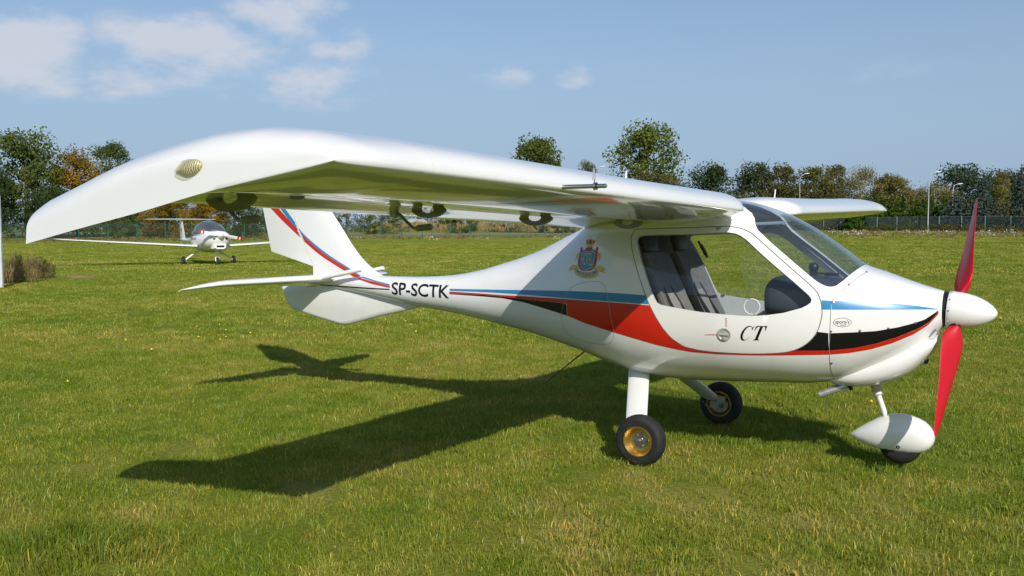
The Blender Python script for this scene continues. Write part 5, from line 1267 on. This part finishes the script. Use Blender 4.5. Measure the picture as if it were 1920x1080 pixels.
# ---- fences
M['postgreen'] = pmat('green_fence_paint', (.02,.13,.10), .5); M['postgrey'] = pmat('galvanised_fence_post', (.34,.36,.37), .5, var=.15)
def wire_mat(name, col, dens):
    m, n, l, b = new_mat(name); out = n['Material Output']; b.inputs['Base Color'].default_value = (*col, 1); b.inputs['Roughness'].default_value = .6
    tr = N(n, 'ShaderNodeBsdfTransparent'); mx = N(n, 'ShaderNodeMixShader'); mx.inputs[0].default_value = dens; l.new(tr.outputs[0], mx.inputs[1]); l.new(b.outputs[0], mx.inputs[2]); l.new(mx.outputs[0], out.inputs[0]); return m
M['wire'] = wire_mat('dark_green_wire_mesh', (.03,.07,.055), .10); M['wireg'] = wire_mat('grey_green_wire_mesh', (.11,.14,.14), .34)
def fence(label, posts, h, mat_post, mat_wire, rad, gate=()):
    root = empty('wire_fence', posts[0]); tag(root, label, 'fence'); b0 = posts[0]
    for i, p in enumerate(posts):
        m = MB(); q = p-b0; m.tube([q+Vector((0,0,-.2)), q+Vector((0,0,h))], rad, 8); m.tube([q+Vector((0,0,h)), q+Vector((0,0,h+.02))], [rad*1.2, rad*.6], 8); m.build('post', mat_post, root)
        if i and i not in gate:
            a = posts[i-1]-b0; m = MB(); dz = Vector((0,0,1)); nn = (q-a).cross(dz).normalized()*.004
            m.add([a+dz*.06+nn, q+dz*.06+nn, q+dz*(h-.04)+nn, a+dz*(h-.04)+nn, a+dz*.06-nn, q+dz*.06-nn, q+dz*(h-.04)-nn, a+dz*(h-.04)-nn], [(0,1,2,3),(7,6,5,4)]); m.build('wire_panel', mat_wire, root, False)
            m = MB(); m.tube([a+dz*(h-.05), q+dz*(h-.05)], .012, 5); m.build('top_wire', mat_post, root)
    return root
def ld(u): return 112 + (u-32)*(139-112)/(1089-32)
fence('green wire fence running along the road behind the far aeroplane', [at(u, ld(u)) for u in (-76,-22,32,92,149,204,258,311,361,410,459,505,551,596,640,682)], 2.0, M['postgreen'], M['wire'], .045)
gp = [at(u, ld(u)) for u in (714.6, 753.6, 792)]; gt = empty('field_gate', gp[0]); tag(gt, 'green tubular gate frame in the fence left of the maize field', 'gate')
for p in gp:
    m = MB(); q = p-gp[0]; m.tube([q+Vector((0,0,-.1)), q+Vector((0,0,2.05))], .06, 8); m.build('post', M['postgreen'], gt)
for a, b__ in zip(gp, gp[1:]):
    for zz in (.25, 1.15, 1.98): m = MB(); m.tube([a-gp[0]+Vector((0,0,zz)), b__-gp[0]+Vector((0,0,zz))], .03, 6); m.build('rail', M['postgreen'], gt)
    m = MB(); q = a-gp[0]; r_ = b__-gp[0]; m.add([q+Vector((0,0,.3)), r_+Vector((0,0,.3)), r_+Vector((0,0,1.95)), q+Vector((0,0,1.95))], [(0,1,2,3)]); m.build('wire_panel', M['wire'], gt, False)
fence('green wire fence in front of the maize field', [at(u, ld(u)) for u in (810,844,881,918,953.6,988.5,1022,1055.7,1089,1122,1155)], 2.0, M['postgreen'], M['wire'], .045)
def rd_(u): return 140 - (u-1543)*.080
fence('grey-posted wire fence on the right below the thuja hedge', [at(u, rd_(u)) for u in (1483,1512,1543,1575,1609,1643,1680,1719,1759,1801,1845,1893,1944,1998)], 1.95, M['postgrey'], M['wireg'], .04)
# red hydrant
p = at(862, 140); hy = empty('hydrant', p); hy.scale = (.75,.75,.75); tag(hy, 'small red hydrant at the roadside by the green fence', 'hydrant'); M['hyd'] = pmat('hydrant_red', (.36,.035,.025), .6)
m = MB(); m.lathe([(0,.16),(.05,.16),(.06,.12),(.75,.12),(.80,.15),(.86,.15),(.95,.10),(1.0,.03)], (0,0,0), (0,0,1), 14); o_ = m.build('barrel', M['hyd'], hy)
for s in (-1,1): m = MB(); m.tube([(0,0,.6),(s*.24,0,.6)], .06, 10); m.build('outlet', M['hyd'], hy)
# ---- street lamps
M['lamp_pole'] = pmat('grey_lamp_pole', (.42,.44,.46), .5); M['lamp_head'] = pmat('white_lamp_head', (.72,.74,.76), .4)
def lamp(label, u, vhead, d, arm, flip=1):
    p = at(u, d); H = z_of(vhead, d)-p.z; root = empty('street_lamp', p); tag(root, label, 'street lamp', 'street lamps behind the trees'); X_ = RT*flip; m = MB()
    m.tube([Vector((0,0,-.2)), Vector((0,0,H*.5)), Vector((0,0,H*.86)), X_*arm*.06+Vector((0,0,H*.92)), X_*arm*.25+Vector((0,0,H*.965)), X_*arm*.55+Vector((0,0,H*.99)), X_*arm+Vector((0,0,H))], [.08,.065,.05,.045,.042,.04,.035], 10); m.build('pole', M['lamp_pole'], root)
    m = MB(); c = X_*(arm+.28)+Vector((0,0,H+.03)); rg_ = []
    for k in range(7):
        t = k/6; r = .17*math.sin(math.pi*(.12+.76*t)); o = X_*(arm-.15+.85*t)+Vector((0,0,H+.0+.10*t)); rg_.append([o + FW*r*1.0*math.cos(a) + Vector((0,0,1))*r*.55*math.sin(a) for a in [6.283*j/12 for j in range(12)]])
    m.loft(rg_); m.build('lamp_head', M['lamp_head'], root); return root
lamp('street lamp rising between the trees above the middle of the near wing', 1117, 314, 150, .75)
lamp('street lamp above the far wing', 1497, 327, 145, .8)
lamp('tallest street lamp, in front of the thuja hedge', 1738, 324, 124, .85)
lamp('rearmost street lamp of the right-hand pair, behind the spruce', 1790, 339, 150, .55)
lamp('lower street lamp of the right-hand pair', 1783, 346, 138, .75)
# ---- galvanised post and dry shrub at the left edge
p = at(-3, 25.0); m = MB(); H = z_of(368, 25)
m.loft([[Vector((RT.x*a+FW.x*b_, RT.y*a+FW.y*b_, z)) for a, b_ in ((-.09,-.03),(.10,-.03),(.10,.03),(.085,.03),(.085,-.015),(-.09,-.015))] for z in (-.1, H)])
o = m.build('galvanised_post', pmat('galvanised_steel', (.62,.65,.68), .5, metal=.15, var=.2, scale=6), None, ang=30); o.location = p; tag(o, 'galvanised steel post standing upright at the left picture edge', 'post')
for i, (u, d, h_, w_, lab) in enumerate(((24,27.5,.95,.55,'dry brown grass clump beside the galvanised post'),(58,29.5,.6,.45,'lower dry weed clump right of the brown grass clump'))):
    p = at(u, d); rt_ = empty('weed_clump', p); tag(rt_, lab, 'weeds'); cl = [(Vector((rm.uniform(-w_,w_), rm.uniform(-w_,w_), rm.uniform(.05,h_*.8))), .22, rm.uniform(.1,.9)) for _ in range(26)]
    leaves('foliage', cl, 130, .22, LEAF['weed'], rt_, rm, aspect=.07, up=.2, droop=.3); leaves('leaves', cl[:6], 30, .08, LEAF['weedg'], rt_, rm)
# bare earth mounds
M['earth'] = pmat('dry_earth', (.26,.17,.09), 1, var=.4, scale=5, bump=.8, bscale=20)
for u, d, a, b_, h_, lab in ((100,38,1.5,.55,.10,'low bare earth patch farther from the viewer, left of the far aeroplane'),(143,30.5,.9,.45,.08,'nearer bare earth patch in the grass, left of the far aeroplane')):
    p = at(u, d); m = MB(); rgs = []
    for k in range(6):
        q = k/5; rgs.append([RT*(a*(1-q)*math.cos(t)*(1+.25*noise.noise(Vector((math.cos(t)*2,math.sin(t)*2,d))))) + FW*(b_*(1-q)*math.sin(t)) + Vector((0,0,-.02+h_*(1-(1-q)**2)+.03*noise.noise(Vector((math.cos(t)*3,q*4,d))))) for t in [6.283*j/22 for j in range(22)]])
    m.loft(rgs, False, True); o = m.build('earth_patch', M['earth'], None); o.location = p; tag(o, lab, 'earth patch')
# distant white buildings
p = at(776, 330); M['farwhite'] = pmat('far_white_render', (.7,.7,.68), .8); hb = empty('farm_building', p); tag(hb, 'tiny far white building seen under the near wing beyond the gate', 'building')
zt_ = z_of(411.5, 330)-p.z; m = MB(); m.box((0,0,zt_*.35),(9,5,zt_*.7)); m.build('wall', M['farwhite'], hb, False)
m = MB(); m.loft([[Vector((x,-2.8,zt_*.7)), Vector((x,2.8,zt_*.7)), Vector((x,0,zt_))] for x in (-4.7,4.7)]); m.build('roof', pmat('far_roof', (.45,.43,.42), .8), hb, False)
for k in range(4): m = MB(); m.box((-3+2*k,-2.55,zt_*.4),(.9,.1,.9)); m.build('window', M['hollow_shade'], hb, False)
# ================================================================ the second aeroplane, parked beyond
far = empty('motor_glider', at(391.5, 42.6), 0); HD = R(33)
fdir = -FW*math.cos(HD) + RT*math.sin(HD); far.rotation_euler = (0, 0, math.atan2(fdir.y, fdir.x))
tag(far, 'white low-wing T-tailed aeroplane with bubble canopy parked farther off at left', 'aircraft')
def sec(x, w, zt, zb, zm, n=28, e=2.2):
    r = []
    for k in range(n):
        a = 2*math.pi*k/n; c, s = math.cos(a), math.sin(a); r.append(Vector((x, 1.25*w*math.copysign(abs(s)**(2/e), s), zm + (zt-zm if c > 0 else zm-zb)*math.copysign(abs(c)**(2/e), c))))
    return r
M['fwhite'] = pmat('white_glider_paint', (.80,.80,.78), .3, coat=.5)
m = MB(); m.loft([sec(x,w,zt,zb,zm) for x,w,zt,zb,zm in ((1.98,.16,1.47,1.14,1.31),(1.93,.26,1.50,.98,1.28),(1.80,.38,1.52,.84,1.22),(1.55,.46,1.53,.72,1.16),(1.2,.53,1.53,.63,1.12),(.8,.58,1.50,.57,1.10),(.3,.60,1.46,.54,1.08),(-.3,.57,1.44,.56,1.06),(-.9,.46,1.42,.64,1.05),(-1.6,.31,1.33,.77,1.05),(-2.5,.19,1.22,.88,1.05),(-3.5,.13,1.16,.95,1.05),(-4.6,.08,1.14,1.0,1.07),(-5.1,.03,1.12,1.03,1.08))]); fb = m.build('fuselage', M['fwhite'], far, ang=50)
m = MB(); m.loft([sec(x,w,zt,zb,1.40,28,2.0) for x,w,zt,zb in ((1.22,.06,1.52,1.36),(1.05,.34,1.62,1.32),(.8,.47,1.78,1.30),(.45,.54,1.94,1.28),(.05,.55,1.99,1.28),(-.35,.50,1.94,1.28),(-.75,.40,1.79,1.28),(-1.1,.26,1.56,1.28),(-1.35,.08,1.44,1.28))]); m.build('canopy', glass_mat('tinted_canopy', (.70,.75,.80), body=.10, bcol=(.35,.40,.48)), far, ang=60)
for s in (-1, 1):
    m = MB(); m.loft([sec(.15-.05*k, .17-.02*k, .78+.30*k, .70+.30*k, .74+.30*k, 12) for k in range(3)]); o = m.build('seat_back', M['seat'], far); o.location = (0, s*.27, .22)
m = MB(); m.tube([(-.30,0,1.33),(-.32,0,1.86)], .03, 8); m.tube([(.75,-.40,1.46),(.62,-.20,1.49),(.62,.20,1.49),(.75,.40,1.46)], .05, 8); m.build('canopy_bow', M['dash'], far)
b = MB(); b.loft([[Vector((x, s*y, z)) for s, y, z in ((-1,.30,.94),(-1,.31,.74),(-1,.20,.66),(1,.20,.66),(1,.31,.74),(1,.30,.94))] for x in (1.2,1.84)] + [[Vector((1.95, s*y, z)) for s, y, z in ((-1,.22,.92),(-1,.23,.78),(-1,.15,.73),(1,.15,.73),(1,.23,.78),(1,.22,.92))]]); cw = b.build('chin_intake', M['fwhite'], far, ang=40)
b = MB(); b.loft([[Vector((x, s*y, z)) for s, y, z in ((-1,.17,.885),(-1,.17,.80),(1,.17,.80),(1,.17,.885))] for x in (1.94,1.955)]); b.build('intake_slot', M['hollow_shade'], cw, False)
for s in (-1,1):
    b = MB(); b.lathe([(0,.07),(.01,.065),(.012,0)], (1.94, s*.27, 1.20), (1,s*.3,0), 16); b.build('landing_light', M['chrome'] if s < 0 else M['hollow_shade'], fb)
for k in range(3):
    V = [];
    for s in (-1, 1):
        m = MB(); m.loft([[Vector((x, s*(1.25*w_+.008), 1.20-.035*k+dz)) for dz in (0,.018)] for x, w_ in ((.75,.585),(.3,.60),(-.3,.57),(-.9,.455))], False, False, closed=False); m.build('red_pinstripe', M['crest_red'], fb, False)
def fwing(s):
    m = MB(); rings = []
    for y, le, ch, th, z in ((.3,.62,1.25,.085,.80),(.62,.60,1.22,.08,.82),(2.5,.52,1.08,.07,.935),(4.6,.42,.86,.052,1.06),(6.0,.33,.66,.038,1.145),(6.3,.24,.50,.024,1.175),(6.42,.10,.28,.010,1.20)):
        r = []; n = 10
        for k in range(n+1): t = 1-(k/n); r.append(Vector((le-ch*t*t, s*y, z + th*naca(t*t, 1.0)*1.9 )))
        for k in range(1, n): t = k/n; r.append(Vector((le-ch*t*t, s*y, z - th*naca(t*t, 1.0)*1.2)))
        rings.append(r)
    m.loft(rings); w = m.build('wing', M['fwhite'], far, ang=50)
    for y in (1.9, 4.2, 5.3):
        m = MB(); z = .80+.062*(y-.3); m.loft([[Vector((x, s*y+dy, zz)) for dy, zz in ((-.015,z-.02),(.015,z-.02),(.015,z-.02-h),(-.015,z-.02-h))] for x, h in ((-.12,.02),(-.30,.11),(-.42,.05))]); m.build('hinge_fairing', M['fwhite'], w, False)
    m = MB(); m.loft([[Vector((x, s*y, z_)) for x, z_ in ((-.32,.03+zz),(-.62,.0+zz),(-.60,-.02+zz),(-.32,-.01+zz))] for y, zz in ((.75,.79),(2.4,.89))]); m.build('flap', M['fwhite'], w, False)
fwing(-1); fwing(1)
m = MB(); m.loft([[Vector((x, y*(1 if k else 1), z)) for x, y in ((le,0),(le-.25*(le-te),.05*th),(le-.6*(le-te),.04*th),(te,.004),(te,-.004),(le-.6*(le-te),-.04*th),(le-.25*(le-te),-.05*th))] for k, (z, le, te, th) in enumerate(((1.02,-4.15,-5.2,1),(1.3,-4.30,-5.25,1),(1.7,-4.52,-5.33,.9),(2.06,-4.72,-5.38,.8)))]); fn = m.build('tail_fin', M['fwhite'], far, ang=50)
for k, (z0, c) in enumerate(((1.57,'blackp'),(1.49,'red'),(1.41,'crest_gold'))):
    for s in (-1,1): m = MB(); m.add([Vector((-4.72,s*.050,z0)),Vector((-4.95,s*.047,z0)),Vector((-4.95,s*.047,z0+.078)),Vector((-4.72,s*.050,z0+.078))], [(0,1,2,3)]); m.build('flag_stripe', M[c], fn, False)
m = MB(); rings = []
for y, le, te, th in ((-1.72,-4.92,-5.22,.012),(-1.6,-4.82,-5.24,.025),(-.8,-4.66,-5.32,.035),(0,-4.55,-5.38,.04),(.8,-4.66,-5.32,.035),(1.6,-4.82,-5.24,.025),(1.72,-4.92,-5.22,.012)):
    rings.append([Vector((le,y,2.09)),Vector((le-.3*(le-te),y,2.09+th)),Vector((te,y,2.095)),Vector((te,y,2.085)),Vector((le-.3*(le-te),y,2.09-th))])
m.loft(rings); m.build('tailplane', M['fwhite'], far, ang=60)
m = MB(); m.loft([[Vector((x, dy, z)) for dy, z in ((-.02,.95),(.02,.95),(.01,zb),(-.01,zb))] for x, zb in ((-4.3,.93),(-4.8,.66),(-5.1,.72))]); m.build('tail_skid', M['fwhite'], far, False)
def fwheel(x, y, r, wd):
    w = empty('wheel'); w.parent = far; m = MB(); m.lathe([(-wd*.5*math.cos(math.pi*k/12), r*.62 + r*.38*math.sin(math.pi*k/12)**.6) for k in range(13)], (x,y,r-.02), (0,1,0), 26); m.build('tyre', M['rubber'], w)
    m = MB(); m.lathe([(-wd*.42,0),(-wd*.42,r*.62),(wd*.42,r*.62),(wd*.42,0)], (x,y,r-.02), (0,1,0), 20); m.build('rim', M['steel'], w)
fwheel(0, -1.13, .20, .13); fwheel(0, 1.13, .20, .13); fwheel(1.45, 0, .19, .12)
for s in (-1, 1): m = MB(); m.tube([(.05,s*.42,.66),(.02,s*.8,.40),(0,s*1.07,.19)], [.045,.036,.03], 10); m.build('gear_leg', M['fwhite'], far)
m = MB(); m.tube([(1.22,0,.68),(1.28,0,.45),(1.40,0,.33)], .045, 10); m.tube([(1.40,-.08,.34),(1.40,.08,.34)], .03, 8)
for s in (-1,1): m.tube([(1.40,s*.08,.34),(1.45,s*.08,.17)], .022, 8)
m.build('nose_leg', M['fwhite'], far)
for s in (-1, 1): m = MB(); m.tube([(-.25,s*.50,.62),(-.28,s*.62,.45),(-.20,s*.78,.44)], .014, 6); m.build('step', M['steel'], far)
fh = Vector((2.0, 0, 1.33)); m = MB(); m.lathe([(-.02,.15),(.05,.148),(.12,.13),(.19,.095),(.24,.05),(.262,.01)], fh, (1,0,0), 28); m.build('spinner', M['fwhite'], far)
for s in (-1, 1):
    ax_ = Vector((0, s*math.cos(R(10)), -s*math.sin(R(10)) )); tn = Vector((1,0,0)).cross(ax_); rings = []; tab = [(.12,.09,.06,50),(.25,.15,.035,38),(.45,.165,.026,28),(.65,.145,.018,22),(.72,.137,.017,21),(.725,.137,.017,21),(.80,.13,.015,20),(.805,.13,.015,20),(.86,.12,.013,19),(.90,.11,.012,19),(.95,.095,.01,18),(.985,.06,.008,18)]
    def ring(r, c, th, tw):
        tw = R(tw); cd = tn*math.cos(tw)+Vector((1,0,0))*math.sin(tw); nd = Vector((1,0,0))*math.cos(tw)-tn*math.sin(tw); return [fh+Vector((.06,0,0))+ax_*r+cd*c*.5*math.cos(a)+nd*th*.5*math.sin(a) for a in [6.283*j/14 for j in range(14)]]
    m = MB(); m.loft([ring(*q) for q in tab[:6]]); pb = m.build('propeller_blade', M['fwhite'], far)
    m = MB(); m.loft([ring(*q) for q in tab[5:8]], True, True); m.build('red_band', M['red'], pb)
    m = MB(); m.loft([ring(*q) for q in tab[7:9]], True, True); m.build('white_band', M['fwhite'], pb)
    m = MB(); m.loft([ring(*q) for q in tab[8:]], True, True); m.build('red_tip', M['red'], pb)
